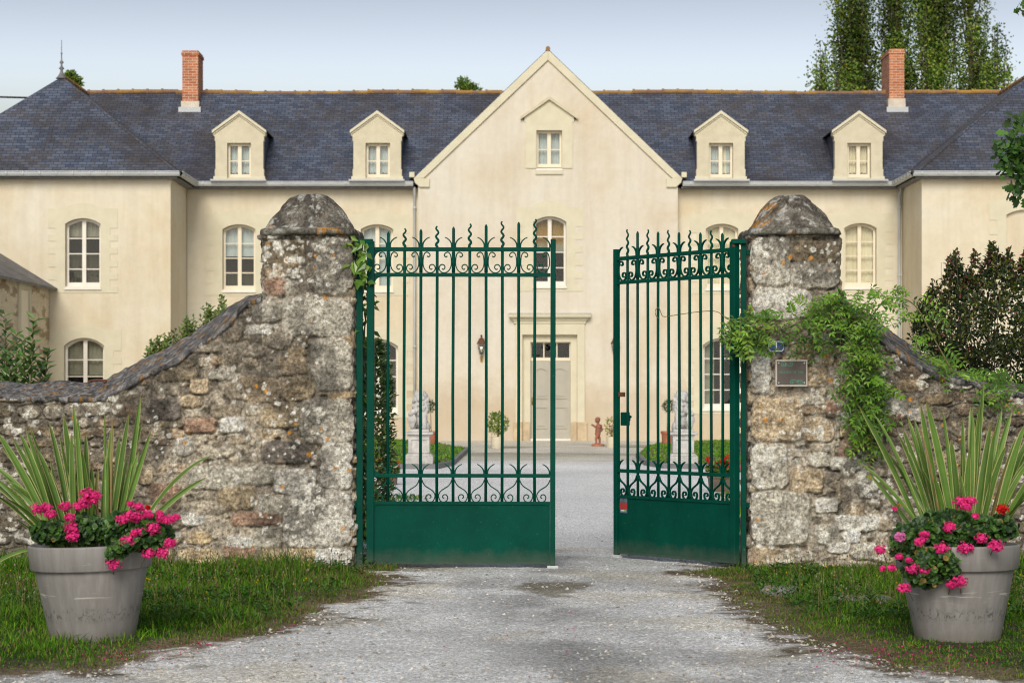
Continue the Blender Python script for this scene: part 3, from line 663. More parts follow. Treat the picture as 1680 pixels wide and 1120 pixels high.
# ================================================================== STONE WALLS WITH THE GATE PILLARS
GY, PM = 14.9, F / 14.9                     # gate plane and its pixels per metre
X = lambda px: (px - 840.0) / PM
Z = lambda py: CZ + (HZ - py) / PM
TONES = np.array([(.27, .23, .165), (.32, .275, .20), (.23, .20, .155), (.37, .275, .155), (.30, .215, .145), (.36, .335, .28), (.29, .265, .22), (.24, .20, .13)])
TONES = TONES * .55 + TONES.mean(0) * .45
def stone_field(S, Zz, traced, seed, top, darkx):
    """relief and true colour of rubble masonry at wall points; traced = (x0,y0,x1,y1,colour,relief) in frame pixels on the gate plane"""
    rg = np.random.default_rng(seed); S0, Z0 = S, Zz
    S = S + .020 * (fbm(S0 * 7, Z0 * 7, 1, 3) - .5) * 2 + .010 * (fbm(S0 * 30, Z0 * 30, 2, 2) - .5) * 2
    Zz = Zz + .015 * (fbm(S0 * 6 + 9, Z0 * 8, 3, 3) - .5) * 2 + .008 * (fbm(S0 * 30, Z0 * 30 + 7, 4, 2) - .5) * 2
    st = []
    for (a, b, c, d, col, rel) in traced:
        st.append(((X(a) + X(c)) / 2, (Z(b) + Z(d)) / 2, (c - a) / PM / 2 + .008, (d - b) / PM / 2 + .008, 5.0, np.array(col), rel))
    nt_ = len(st); z = .02
    while z < 2.45:
        h = rg.uniform(.055, .135); x = S0.min() - rg.uniform(0, .3)
        while x < S0.max() + .3:
            wd = rg.uniform(.08, .30) * (1.25 if h > .1 else .9); cx = x + wd / 2; cz = z + h / 2 + rg.uniform(-.02, .02)
            if not any(abs(cx - t[0]) < t[2] + wd * .15 and abs(cz - t[1]) < t[3] + h * .2 for t in st[:nt_]):
                col = TONES[rg.integers(len(TONES))] * rg.uniform(.8, 1.25)
                st.append((cx, cz, wd / 2 * rg.uniform(.88, 1.0), h / 2 * rg.uniform(.85, 1.0), rg.uniform(2.2, 3.6), col, rg.uniform(.012, .034)))
            x += wd
        z += h
    d1 = np.full(S.shape, 9.0); ids = np.full(S.shape, -1)
    for i, (cx, cz, ax, az, p, col, rel) in enumerate(st):
        m = np.nonzero((np.abs(S - cx) < ax * 1.3) & (np.abs(Zz - cz) < az * 1.3))[0]
        if not len(m): continue
        d = (np.abs((S[m] - cx) / ax) ** p + np.abs((Zz[m] - cz) / az) ** p) ** (1 / p)
        if i < nt_: d = d * .93
        k = d < d1[m]; d1[m[k]] = d[k]; ids[m[k]] = i
    mask = 1 - sstep(.86, 1.03, d1); grv = sstep(.90, 1.02, d1) * (1 - sstep(1.04, 1.22, d1))
    rel = np.array([s[6] for s in st] + [0.0])[ids]; cols = np.array([s[5] for s in st] + [np.zeros(3)])[ids]
    fine = fbm(S0 * 28, Z0 * 28, 5, 4); mid = fbm(S0 * 9, Z0 * 11, 6, 4)
    h = mask * rel * .72 - .020 * grv * sstep(.35, .6, fbm(S0 * 5, Z0 * 6, 7, 3)) + (fine - .5) * .026 + (mid - .5) * .022
    mort = np.stack([.305 + .14 * (mid - .5), .27 + .13 * (mid - .5), .215 + .11 * (mid - .5)], -1)
    c = mort * (1 - mask[..., None]) + cols * mask[..., None] * (.55 + .9 * fine[..., None])
    mot = fbm(S0 * 17 + 3, Z0 * 20, 2, 4); c = c * (.45 + 1.1 * mot[..., None])
    grain = vnoise(S0 * 95, Z0 * 95, 1); c = c * (.66 + .68 * grain[..., None])
    # pits between stones
    pit = sstep(.60, .75, fbm(S0 * 16, Z0 * 20, 2, 3)) * (1 - mask); c *= (1 - .55 * pit)[..., None]; h -= .018 * pit
    # black algae crust below the coping and where water runs
    st_ = sstep(.50, .66, fbm(S0 * 1.9, Z0 * 1.5, 0, 5) + .30 * sstep(.55, .0, top - Z0) + darkx(S0, Z0)) * sstep(.25, .6, fbm(S0 * 13, Z0 * 13, 4, 4) + .12)
    c = c * (1 - .62 * st_[..., None]) + np.array((.030, .027, .025)) * (.4 * st_)[..., None]
    # white crust lichen
    wl = sstep(.57, .64, fbm(S0 * 3.1 + 4, Z0 * 3.6, 7, 4)) * sstep(.52, .60, fbm(S0 * 26, Z0 * 26, 3, 4)); wl = wl * (.35 + .65 * mask)
    c = c * (1 - .85 * wl[..., None]) + np.array((.52, .51, .46)) * (.85 * wl)[..., None]
    for k in range(1500):
        cx, cz = rg.uniform(S0.min(), S0.max()), rg.uniform(0, 2.4)
        pr = float(fbm(np.array([cx * 2.3]), np.array([cz * 2.3 + 3]), 6, 3)[0])
        if rg.random() > .06 + .94 * float(sstep(.45, .62, pr)): continue
        orange = rg.random() < .10; r = rg.uniform(.005, .020) * (1.0 if not orange else .9)
        m = np.nonzero((np.abs(S0 - cx) < r * 1.5) & (np.abs(Z0 - cz) < r * 1.5))[0]
        if not len(m): continue
        dd = np.hypot(S0[m] - cx, Z0[m] - cz) / r + (fine[m] - .5) * 1.0; a = (1 - sstep(.75, 1.0, dd)) * .9
        tone = np.array((.46, .21, .03)) if orange else np.array((.56, .55, .51)) * rg.uniform(.75, 1.08)
        if not orange and r > .013: a = a * (.55 + .45 * sstep(.35, .8, dd))
        c[m] = c[m] * (1 - a[:, None]) + tone * a[:, None]; h[m] += .002 * a
    return h, np.clip(c * np.array((1.50, 1.48, 1.45)), .015, .75)
G1, G2, OC, WH, RE, TN, DK = (.335, .315, .265), (.39, .37, .325), (.29, .235, .155), (.50, .48, .43), (.27, .18, .13), (.335, .27, .185), (.13, .115, .10)
TL = [(464, 491, 577, 551, G1, .04), (512, 557, 578, 638, G1, .035), (494, 657, 577, 724, G1, .04), (528, 727, 578, 800, G2, .045), (468, 806, 578, 897, G2, .05), (512, 902, 578, 926, WH, .04),
      (450, 770, 521, 808, WH, .035), (516, 392, 578, 481, G1, .04), (395, 620, 457, 657, TN, .03), (431, 661, 492, 700, OC, .03), (426, 814, 471, 841, G1, .03), (310, 765, 392, 800, G1, .03),
      (382, 843, 461, 860, RE, .03), (361, 684, 400, 708, WH, .03), (298, 652, 328, 667, TN, .03), (304, 688, 353, 708, RE, .03), (431, 726, 506, 758, DK, .028), (361, 798, 416, 835, OC, .03),
      (369, 896, 420, 914, RE, .03), (416, 869, 461, 898, G1, .03), (463, 619, 512, 655, OC, .025), (459, 586, 502, 613, TN, .025), (239, 655, 294, 686, DK, .03), (290, 718, 314, 745, G2, .03),
      (227, 775, 250, 794, TN, .03), (247, 795, 292, 822, RE, .025), (312, 625, 342, 645, TN, .03), (345, 608, 385, 622, G1, .025), (374, 880, 412, 896, WH, .03), (300, 842, 335, 860, WH, .025),
      (392, 764, 445, 792, G1, .03), (432, 395, 500, 435, OC, .025), (432, 437, 478, 455, TN, .025), (434, 458, 466, 482, RE, .025), (476, 436, 492, 456, TN, .02), (414, 495, 458, 525, G1, .02), (404, 533, 445, 548, WH, .02)]
TR = [(1233, 390, 1296, 466, G1, .045), (1300, 398, 1372, 430, OC, .03), (1302, 432, 1372, 470, G1, .03), (1233, 474, 1330, 522, G2, .035), (1233, 575, 1262, 642, WH, .035), (1233, 652, 1316, 722, TN, .035),
      (1320, 690, 1366, 722, TN, .028), (1233, 732, 1290, 800, G1, .045), (1233, 806, 1324, 892, G1, .05), (1233, 896, 1275, 930, TN, .04), (1297, 772, 1348, 806, TN, .035), (1355, 660, 1404, 678, RE, .03),
      (1364, 752, 1412, 770, WH, .03), (1409, 775, 1442, 815, G2, .03), (1372, 846, 1438, 868, WH, .03), (1388, 828, 1416, 842, TN, .03), (1342, 862, 1374, 890, G1, .03), (1320, 604, 1356, 632, TN, .02),
      (1382, 678, 1422, 704, G1, .025), (1336, 818, 1376, 838, WH, .025), (1384, 872, 1410, 888, WH, .025), (1440, 650, 1486, 684, G2, .03), (1456, 676, 1484, 698, RE, .03), (1492, 672, 1512, 690, WH, .03), (1550, 620, 1592, 636, G2, .03),
      (1400, 893, 1440, 915, G1, .03), (1358, 890, 1392, 904, WH, .03), (1376, 734, 1402, 752, RE, .02), (1330, 745, 1360, 765, G1, .02), (1312, 650, 1350, 662, G1, .02)]
def pline(pts): 
    xs = [p[0] for p in pts]; zs = [p[1] for p in pts]; return lambda x: np.interp(x, xs, zs)
YB = 15.42
pxz = lambda L, Y: pline([(PX(a, Y), gz(b, Y)) for a, b in L])
LF = pxz([(-300, 655), (0, 652), (165, 650), (182, 640), (219, 620), (266, 600), (313, 576), (349, 552), (376, 524), (402, 492), (431, 485)], 14.87)
LB = pxz([(-300, 630), (0, 627), (168, 626), (186, 613), (227, 592), (278, 566), (329, 537), (376, 503), (404, 486), (440, 480)], YB)
RFt = pxz([(1370, 500), (1400, 512), (1452, 557), (1506, 596), (1541, 614), (1600, 624), (1625, 640), (1680, 644), (2000, 648)], 14.87)
RB = pxz([(1360, 478), (1390, 492), (1449, 532), (1484, 557), (1516, 582), (1541, 596), (1577, 611), (1606, 617), (1640, 628), (1680, 631), (2000, 634)], YB)
def masonry(name, label, xa, xb, pxa, pxb, traced, seed, Ff, Fb, darkx, wlab):
    """xa..xb wall, pxa..pxb pillar; wall and pillar are bonded into one another: one thing"""
    t = thing('gate_wall', label, 'stone wall', ((pxa + pxb) / 2, 15.1, 0))
    left = xa < pxa
    st = .0075
    # --- wall front, with a variable top
    us = np.arange(xa, xb + 1e-6, st); us[-1] = xb; nv = 210; tv = np.linspace(0, 1, nv)
    U = np.repeat(us[:, None], nv, 1); TT = np.repeat(tv[None], len(us), 0); ztop = Ff(us)[:, None] - .01; Zg = -.08 + TT * (ztop + .08)
    h, c = stone_field(U.ravel(), Zg.ravel(), traced, seed, np.repeat(ztop, nv, 1).ravel(), darkx)
    V = np.stack([U.ravel(), GY - h + .0, Zg.ravel()], -1)
    mb = MB(); mb.grid(V, len(us), nv, c)
    xs = us[::14]; zt = Fb(xs) - .06
    mb.grid(np.stack([np.repeat(xs, 2), np.full(len(xs) * 2, YB - .03), np.stack([np.full(len(xs), -.1), zt], 1).ravel()], -1), len(xs), 2, (.27, .23, .18), flip=True)
    ex = xa if left else xb
    mb.quad((ex, GY, -.1), (ex, YB - .03, -.1), (ex, YB - .03, float(Fb(ex)) - .06), (ex, GY, float(Ff(ex)) - .01), (.27, .23, .18))
    mb.build('wall', M['rubble'], t, smooth=True)
    # --- coping laid on the slope
    cs = np.arange(xa, xb + 1e-6, .012); rows = []; cols = []
    for k, (f, dz, y) in enumerate([(0, -.045, GY + .03), (0, -.03, GY - .02), (0, -.004, GY - .028)] + [(q, .0, None) for q in np.linspace(.02, 1, 26)] + [(1, -.04, YB + .02), (1, -.25, YB - .02)]):
        zf, zb = Ff(cs), Fb(cs); yy = GY - .03 + (YB - GY + .045) * f if y is None else y
        n_ = fbm(cs * 9, np.full_like(cs, f * 5 + k * .04), 2, 4) - .5; n2 = fbm(cs * 2.6, np.full_like(cs, f * 2), 5, 3) - .5
        n3 = fbm(cs * 38, np.full_like(cs, f * 22 + k * .5), 6, 3) - .5; zz = zf + (zb - zf) * f + dz + n_ * .034 + n2 * .03 + n3 * .020
        yv = np.full_like(cs, yy) + (n_ * .05 + n3 * .03 if k < 4 else 0)
        rows.append(np.stack([cs, yv, zz], -1))
        g = .12 + .22 * (fbm(cs * 24, np.full_like(cs, f * 15), 3, 4) - .42); s_ = sstep(.58, .66, fbm(cs * 34, np.full_like(cs, f * 22), 1, 3))
        o_ = sstep(.68, .72, fbm(cs * 26 + 40, np.full_like(cs, f * 16), 4, 3)) 
        cc = np.stack([g * 1.0, g * .97, g * .98], -1); cc = cc * (1 - .7 * s_[:, None]) + np.array((.42, .41, .38)) * (.7 * s_)[:, None]; cc = cc * (1 - .8 * o_[:, None]) + np.array((.40, .20, .04)) * (.8 * o_)[:, None]
        cols.append(cc)
    Vc = np.stack(rows, 1).reshape(-1, 3); Cc = np.clip(np.stack(cols, 1).reshape(-1, 3), .02, .6)
    MB().grid(Vc, len(cs), len(rows), Cc).build('coping', M['rubble'], t, smooth=True)
    # --- pillar shaft: the same masonry running round all four sides
    dpt = .62; zt = Z(384); y0 = GY
    segs = [('b', dpt), ('f', pxb - pxa), ('r', dpt), ('k', pxb - pxa)]
    P = []; N = []; S = []
    def run(a, b, s0, nrm):
        n = max(3, int(np.hypot(b[0] - a[0], b[1] - a[1]) / st)); q = np.linspace(0, 1, n, endpoint=False); L = np.hypot(b[0] - a[0], b[1] - a[1])
        P.extend([(a[0] + (b[0] - a[0]) * e, a[1] + (b[1] - a[1]) * e) for e in q]); N.extend([nrm] * n); S.extend([s0 + L * e for e in q])
    run((pxa, y0 + dpt), (pxa, y0), pxa - dpt, (-1, 0)); run((pxa, y0), (pxb, y0), pxa, (0, -1)); run((pxb, y0), (pxb, y0 + dpt), pxb, (1, 0)); run((pxb, y0 + dpt), (pxa, y0 + dpt), pxb + dpt, (0, 1))
    P, N, S = np.array(P), np.array(N, float), np.array(S)
    # bevel the arrises
    for cx, cy in ((pxa, y0), (pxb, y0)):
        d = np.hypot(P[:, 0] - cx, P[:, 1] - cy); k = d < .05; q = (1 - d[k] / .05)[:, None]; inw = np.array([(pxa + pxb) / 2 - cx, dpt / 2]); inw /= np.linalg.norm(inw)
        wall_side = (cx == pxa) == left
        if not wall_side: P[k] += inw * q ** 2 * .022; N[k] = -inw * q + N[k] * (1 - q)
    zv = np.arange(-.08, zt + 1e-6, st); nz = len(zv)
    SS = np.repeat(S[:, None], nz, 1).ravel(); ZZ = np.repeat(zv[None], len(S), 0).ravel()
    h, c = stone_field(SS, ZZ, traced, seed, np.full(SS.shape, zt), darkx)
    if True:
        NN = np.repeat(N[:, None], nz, 1).reshape(-1, 2); PP = np.repeat(P[:, None], nz, 1).reshape(-1, 2)
        V = np.c_[PP + NN * h[:, None], ZZ].reshape(len(S), nz, 3); c = c.reshape(len(S), nz, 3)
        n1 = int(np.argmax(np.hypot(P[:, 0] - pxa, P[:, 1] - y0) < 1e-6)); n2 = int(np.argmax(np.hypot(P[:, 0] - pxb, P[:, 1] - y0) < 1e-6)); mb = MB()
        if left:                                                     # front, inner side and back in one strip, then the side above the wall
            ix = list(range(n1, len(S))) + [0]; iy = list(range(0, n1)) + [n1]
        else:
            ix = list(range(0, n2)) + [n2]; iy = list(range(n2, len(S))) + [0]
            V = V.copy(); e = V[n2].copy(); e[:, 0] = pxb; e[:, 1] = y0 - h.reshape(len(S), nz)[n2]
        A = V[ix].copy()
        if not left: A[-1] = e
        mb.grid(A.reshape(-1, 3), len(ix), nz, c[ix].reshape(-1, 3)); mb.grid(V[iy].reshape(-1, 3), len(iy), nz, c[iy].reshape(-1, 3)); mb.build('pillar', M['rubble'], t, smooth=True)
    return t
def loft(levels, c, n=120, amp=.03, seed=0, tone=(.17, .15, .12), dark=.5):
    th = np.linspace(0, 2 * np.pi, n, endpoint=False); V = []; Cl = []
    for (z, hw, hd, p) in levels:
        ca, sa = np.cos(th), np.sin(th); r = (np.abs(ca) ** p + np.abs(sa) ** p) ** (-1 / p)
        s = th * .5 + seed; a = fbm(ca * 2.2 + seed, sa * 2.2 + z * 6, 1, 4) - .5; b = fbm(ca * 7 + seed, sa * 7 + z * 20, 4, 3) - .5
        k = 1 + (a * amp * 2.4 + b * amp) / max(hw, .06)
        V.append(np.stack([c[0] + hw * r * ca * k, c[1] + hd * r * sa * k, np.full(n, z) + (b * amp * .6 if hw > .04 else 0)], -1))
        x_ = hw * r * ca; m1 = fbm(x_ * 9 + seed * 3, z * 9 + sa * 2, 3, 4); m2 = fbm(x_ * 30 + seed, z * 30 + sa * 3, 6, 4); m3 = fbm(x_ * 16 + seed * 7, z * 16 + sa * 4, 0, 4)
        t_ = np.array(tone) * (.55 + .9 * m1[:, None]) * (.6 + .8 * m2[:, None])
        dk = sstep(.45, .6, m1) * dark; t_ = t_ * (1 - dk[:, None]) + np.array((.05, .045, .04)) * dk[:, None]
        wl = sstep(.55, .60, fbm(x_ * 26 + seed * 5, z * 26 + sa * 7, 1, 4)) * sstep(.42, .55, m3) * .8; t_ = t_ * (1 - wl[:, None]) + np.array((.50, .49, .45)) * wl[:, None]
        ol = sstep(.62, .66, fbm(x_ * 24 + seed * 11, z * 24 + sa * 9, 5, 3)) * sstep(.5, .6, fbm(x_ * 5 + seed, z * 5, 2, 2)) * .85; t_ = t_ * (1 - ol[:, None]) + np.array((.44, .20, .03)) * ol[:, None]
        Cl.append(t_)
    m = len(levels); V = np.array(V).reshape(-1, 3); Cl = np.array(Cl).reshape(-1, 3)
    i = np.arange(m - 1)[:, None] * n; j = np.arange(n)[None]; k = (j + 1) % n
    q = np.stack([i + j, i + k, i + n + k, i + n + j], -1).reshape(-1, 4)
    mb = MB(); mb.add(V, q.copy(), Cl)
    top = V[-n:].mean(0); mb.add(np.concatenate([V[-n:], [top]]), [[a, (a + 1) % n, n] for a in range(n)], np.concatenate([Cl[-n:], Cl[-1:]]))
    bot = V[:n].mean(0); mb.add(np.concatenate([V[:n], [bot]]), [[(a + 1) % n, a, n] for a in range(n)], np.concatenate([Cl[:n], Cl[:1]])); return mb
def cap(t, ca, cb, prof, ctr, seed, a, b, zc):
    """cornice slab and domed capstone of a pillar"""
    y = GY + .30; hw = (b - a) / PM / 2; cx = X((a + b) / 2)
    lv = [(Z(386), hw * .97, .34, 9), (Z(384.5), hw, .37, 9), (Z(380), hw, .375, 9), (Z(376), hw * .99, .37, 9), (Z(374), hw * .96, .35, 9)]
    loft(lv, (cx, y), 160, .024, seed, (.19, .18, .145), .4).build('cornice', M['rubble'], t, smooth=True)
    ys = [p[0] for p in prof]; hs = [p[1] for p in prof]; lv = []
    for yy in np.linspace(ys[0], ys[-1], 34): 
        w_ = np.interp(-yy, [-q for q in ys], hs) / PM; lv.append((Z(yy), w_, w_ * .92 + .01, 3.2 if yy > 345 else 2.6))
    loft(lv, (X(ctr), y), 150, .052, seed + 3, (.22, .20, .165), .75).build('capstone', M['rubble'], t, smooth=True)
wl_ = masonry('left', 'lichened rubble wall on the left of the gate with its square pillar and sloping dark coping', -4.7, X(430), X(430), X(579), TL, 4, LF, LB, lambda s, z: .60 * sstep(-2.25, -3.0, s) - .10 * sstep(-2.2, -1.2, s), 0)
cap(wl_, 0, 0, [(374, 70), (356, 58), (337, 45), (323, 31), (315, 18), (312.5, 6)], 503, 1.3, 424, 585, 0)
wr_ = masonry('right', 'lichened rubble wall on the right of the gate, its pillar hung with wisteria and a plaque', X(1378), 4.9, X(1233), X(1378), TR, 9, RFt, RB, lambda s, z: .55 * sstep(2.45, 3.0, s) - .12 * sstep(2.3, 1.7, s), 0)
cap(wr_, 0, 0, [(374, 66), (360, 56), (340, 44), (326, 31), (318, 20), (314, 8)], 1308, 5.1, 1227, 1383, 0)

# ================================================================== WROUGHT IRON GATE
def spline(pts, k=7):
    P = np.array(pts, float); P = np.vstack([2 * P[0] - P[1], P, 2 * P[-1] - P[-2]]); out = []
    for i in range(1, len(P) - 2):
        for t in np.linspace(0, 1, k, endpoint=False):
            a, b, c, d = P[i - 1:i + 3]; out.append(.5 * (2 * b + (c - a) * t + (2 * a - 5 * b + 4 * c - d) * t * t + (3 * b - a - 3 * c + d) * t ** 3))
    out.append(P[-2]); return np.array(out)
UPS = spline([(10, 419), (12.5, 420.5), (15, 418), (13.3, 414.3), (9, 412.8), (5.5, 416), (4, 422), (3.5, 430), (4.2, 436), (7, 442), (12, 446), (18, 446.3), (22.8, 442.5), (23.3, 437), (20, 433.2), (15.5, 434), (14, 438), (16.5, 441), (19, 440)])
LOS = spline([(2.4, 787), (4, 791.5), (8, 797), (14, 801), (20, 805.2), (23.6, 811), (23.2, 817), (20, 822.3), (15.2, 823.6), (10.2, 820.7), (9, 815), (12, 811.3), (16, 812), (17.3, 815.5), (14.8, 817.3)])
UPF = spline([(2.8, 405), (3.4, 399), (6, 394), (10, 390.3), (14.3, 388.3)]); LOF = spline([(2.8, 779), (3.3, 772.5), (6, 767.3), (10, 763.5), (14.5, 761)])
def leaf_gate(sgn, label, org, ry, rz):
    t = thing('gate_leaf', label, 'gate', (0, 0, 0), 'gate leaves'); Q = lambda x: sgn * x
    pz = lambda p: (HZ - p) / PM + CZ
    def bx(mb, x0, x1, y0, y1, z0, z1): return mb.box(min(Q(x0), Q(x1)), max(Q(x0), Q(x1)), y0, y1, z0, z1)
    bx(MB(), 0, .052, -.025, .025, .03, pz(395)).build('hinge_stile', M['paint'], t, bevel=.004)
    bx(MB(), 1.286, 1.322, -.02, .02, .02, pz(391)).build('meeting_stile', M['paint'], t, bevel=.004)
    bx(MB(), 1.265, 1.345, -.022, .022, -.008, .019).build('foot', M['zinc'], t, bevel=.004)
    for z, hh in ((pz(408), .014), (pz(450), .013), (pz(780), .013)):
        bx(MB(), .053, 1.285, -.014, .014, z - hh, z + hh).build('rail', M['paint'], t, bevel=.003)
    pb = MB(); bx(pb, .053, 1.285, -.003, .003, .045, pz(827)); bx(pb, .053, 1.285, -.012, .012, pz(827.5), pz(822.5)); bx(pb, .053, 1.285, -.012, .012, .03, .052)
    for cx, cz, sx, sz in ((.053, .052, 1, 1), (1.285, .052, -1, 1), (.053, pz(827.5), 1, -1), (1.285, pz(827.5), -1, -1)):
        r = .035; pb.prism([(Q(cx), cz), (Q(cx + sx * r), cz)] + [(Q(cx + sx * (r - r * math.sin(a))), cz + sz * (r - r * math.cos(a))) for a in np.linspace(.2, math.pi / 2 - .2, 5)] + [(Q(cx), cz + sz * r)], -.010, .010)
    pb.build('kick_panel', M['paint'], t, bevel=.002)
    for z, sz in ((pz(411.4), -1), (pz(453.2), -1), (pz(776.8), 1)):
        r = .052; MB().prism([(Q(.053), z), (Q(.053 + r), z)] + [(Q(.053 + r - r * math.sin(a)), z + sz * (r - r * math.cos(a))) for a in np.linspace(.15, math.pi / 2 - .15, 6)] + [(Q(.053), z + sz * r)], -.009, .009).build('corner_gusset', M['paint'], t, bevel=.002)
    rr = random.Random(4 if sgn > 0 else 8)
    for i in range(10):
        x = .149 + i * .1142; straight = i % 2 == 0; j = rr.uniform(-.004, .004)
        b = MB()
        if straight:
            top = 2.355 + i * .0086; b.tube([(Q(x), 0, pz(823)), (Q(x + j), 0, 1.2), (Q(x), 0, 2.0), (Q(x), 0, top - .015), (Q(x), 0, top)], [.0105, .0105, .0105, .0105, .004], 8)
            b.tube([(Q(x), 0, pz(446)), (Q(x), 0, pz(413))], .0125, 8)
        else:
            top = 2.368 + i * .0085; b.tube([(Q(x), 0, pz(823)), (Q(x + j), 0, 1.2), (Q(x), 0, 2.0), (Q(x), 0, pz(406))], .0105, 8)
            zz = np.linspace(pz(407), top, 22); b.tube([(Q(x + .0088 * math.sin((z - pz(407)) * 2 * math.pi / .058 + .6 * i) * min(1, k / 4)), 0, z) for k, z in enumerate(zz)], np.linspace(.0105, .006, 22), 7)
        b.build('bar', M['paint'], t, smooth=True)
    for i in range(0, 12, 2):
        x = .149 + i * .1142 if i < 10 else 1.303
        for sd_ in (-1, 1):
            if i == 10 and sd_ > 0: continue
            e = sd_ * 2.2 if i == 10 else 0
            cv = lambda P: np.c_[sgn * (x + (P[:, 0] * sd_ + e) / PM), pz(P[:, 1])]
            if not (i == 0 and sd_ < 0): pass
            MB().ribbon(cv(UPS), .0078, .016).build('scroll', M['paint'], t)
            MB().ribbon(cv(LOS), .0078, .016).build('scroll', M['paint'], t)
            n = len(UPF); MB().ribbon(cv(UPF), np.linspace(.012, .006, n), .015).build('fork_tip', M['paint'], t)
            MB().ribbon(cv(LOF), np.linspace(.012, .006, n), .015).build('fork_tip', M['paint'], t)
    t.location = org; t.rotation_euler = (0, ry, rz); return t
gl = leaf_gate(1, 'green wrought iron gate leaf on the left, standing closed and seen square on', (X(600.5), GY + .05, 0), .0018, 0)
gr_ = leaf_gate(-1, 'green wrought iron gate leaf on the right, swung inwards and seen at an angle', (X(1211), GY + .05, 0), -.0018, -R(52.5))
# lock, keeper and alarm sticker of the right leaf
MB().box(-1.285, -1.215, .02, .055, .985, 1.085).ball((-1.25, .075, 1.05), (.014, .03, .014), 8).box(-1.215, -1.195, .03, .045, 1.02, 1.05).build('lock_box', M['paint'], gr_, bevel=.004)
MB().box(-1.285, -1.262, -.002, .05, 1.20, 1.235).build('latch_keeper', M['rust'], gr_, bevel=.003)
sx0, sx1 = -1.262, -1.180
stk = MB().box(sx0, sx1, -.0055, -.0035, .335, .448).build('sticker', M['lblgrey'], gr_)
MB().box(sx0 + .001, sx1 - .001, -.0068, -.0057, .366, .412).build('red_band', M['red'], stk)
MB().box(sx0 + .012, sx1 - .036, -.0068, -.0057, .348, .3565).build('white_strip', M['white'], stk); MB().box(sx1 - .035, sx1 - .012, -.0068, -.0057, .348, .3565).build('lime_strip', M['lime'], stk)
lt = MB()
for k, (z, n) in enumerate(((.418, 7), (.399, 9), (.384, 6))):
    for i in range(n): lt.box(sx0 + .012 + i * .0066, sx0 + .0165 + i * .0066, -.0076, -.0069 if k else -.0057, z - .003, z + .003)
lt.prism([((sx0 + sx1) / 2 - .008, .436), ((sx0 + sx1) / 2, .426), ((sx0 + sx1) / 2 + .008, .436), ((sx0 + sx1) / 2 + .004, .444), ((sx0 + sx1) / 2 - .004, .444)], -.0076, -.0057)
lt.build('sticker_lettering', M['plaque'], stk)
def post(label, px0, px1, ax0, ax1, pil, zt):
    t = thing('gate_post', label, 'gate post', (X((px0 + px1) / 2), GY + .08, 0), 'gate posts')
    MB().box(X(px0), X(px1), GY + .055, GY + .105, -.1, Z(392)).build('post', M['paint'], t, bevel=.004)
    MB().box(min(X(ax0), X(ax1)), max(X(ax0), X(ax1)), GY + .02, GY + .11, Z(399), Z(391.5)).build('top_bracket', M['paint'], t, bevel=.004)
    px = X(606) if px0 < 800 else X(1205); MB().tube([(px, GY + .05, Z(404)), (px, GY + .05, Z(398.5))], .012, 8).build('pivot_pin', M['rust'], t)
    a, b = sorted((X(pil), X(px0 if pil < px0 else px1)))
    lu = MB(); lu.box(a, b, GY + .06, GY + .10, Z(417), Z(408.5)).box(a, b, GY + .06, GY + .10, .42, .456); lu.build('wall_lug', M['paint'], t, bevel=.003)
    MB().box(min(X(ax0), X(ax1)) + .02, max(X(ax0), X(ax1)) - .01, GY + .03, GY + .09, -.03, .004).build('ground_socket', M['iron_dark'], t)
    return t
post('square green iron post between the left pillar and the closed leaf', 583.5, 594, 588, 611, 574, 0)
post('square green iron post between the open leaf and the right pillar', 1218, 1226, 1201.5, 1225, 1240, 0)

# ------------------------------------------------------------------ number plate, plaque, horseshoe
def text_mesh(body, size, loc, name, m, parent, th=.0008):
    cu = bpy.data.curves.new(name, 'FONT'); cu.body = body; cu.size = size; cu.extrude = th; cu.align_x = 'CENTER'; cu.align_y = 'CENTER'
    tmp = bpy.data.objects.new(name, cu); C.objects.link(tmp); dg = bpy.context.evaluated_depsgraph_get()
    me = bpy.data.meshes.new_from_object(tmp.evaluated_get(dg)); bpy.data.objects.remove(tmp)
    o = bpy.data.objects.new(name, me); C.objects.link(o); me.materials.clear(); me.materials.append(m)
    for v in me.vertices: v.co = (v.co.x + loc[0], loc[1] - v.co.z, v.co.y + loc[2])
    org = ORG[parent]
    for v in me.vertices: v.co = v.co - Vector(org)
    o.parent = parent; ORG[o] = org; return o
yp = GY - .062
np_ = thing('house_number_plate', 'small blue enamel plate with a white figure 1 on the right pillar', 'number plate', (X(1271), yp, Z(568)))
a, b, c, d = X(1257.5), X(1285.5), Z(578), Z(558.5)
MB().prism([(a, c), (b, c), (b, d), (a, d)], yp, yp + .03).build('plate', M['blue'], np_, bevel=.002)
def octo(k, e): return [(a + k + e, c + k), (b - k - e, c + k), (b - k, c + k + e), (b - k, d - k - e), (b - k - e, d - k), (a + k + e, d - k), (a + k, d - k - e), (a + k, c + k + e)]
MB().prism(octo(.006, .013), yp - .002, yp - .0003, [octo(.011, .012)]).build('white_border', M['white'], np_)
text_mesh('1', .072, ((a + b) / 2 + .002, yp - .001, (c + d) / 2), 'figure', M['white'], np_)
pl = thing('name_plaque', 'square grey brown plaque with green lettering and pale rim on the right pillar', 'plaque', (X(1296), yp, Z(612)))
a, b, c, d = X(1270), X(1322.5), Z(634), Z(590)
MB().prism([(a, c), (b, c), (b, d), (a, d)], yp - .01, yp + .02, [[(a + .013, c + .012), (b - .010, c + .012), (b - .010, d - .012), (a + .013, d - .012)]]).build('rim', M['plaque_rim'], pl, bevel=.002)
MB().box(a + .0125, b - .0095, yp - .005, yp + .02, c + .011, d - .011).build('face', M['plaque'], pl)
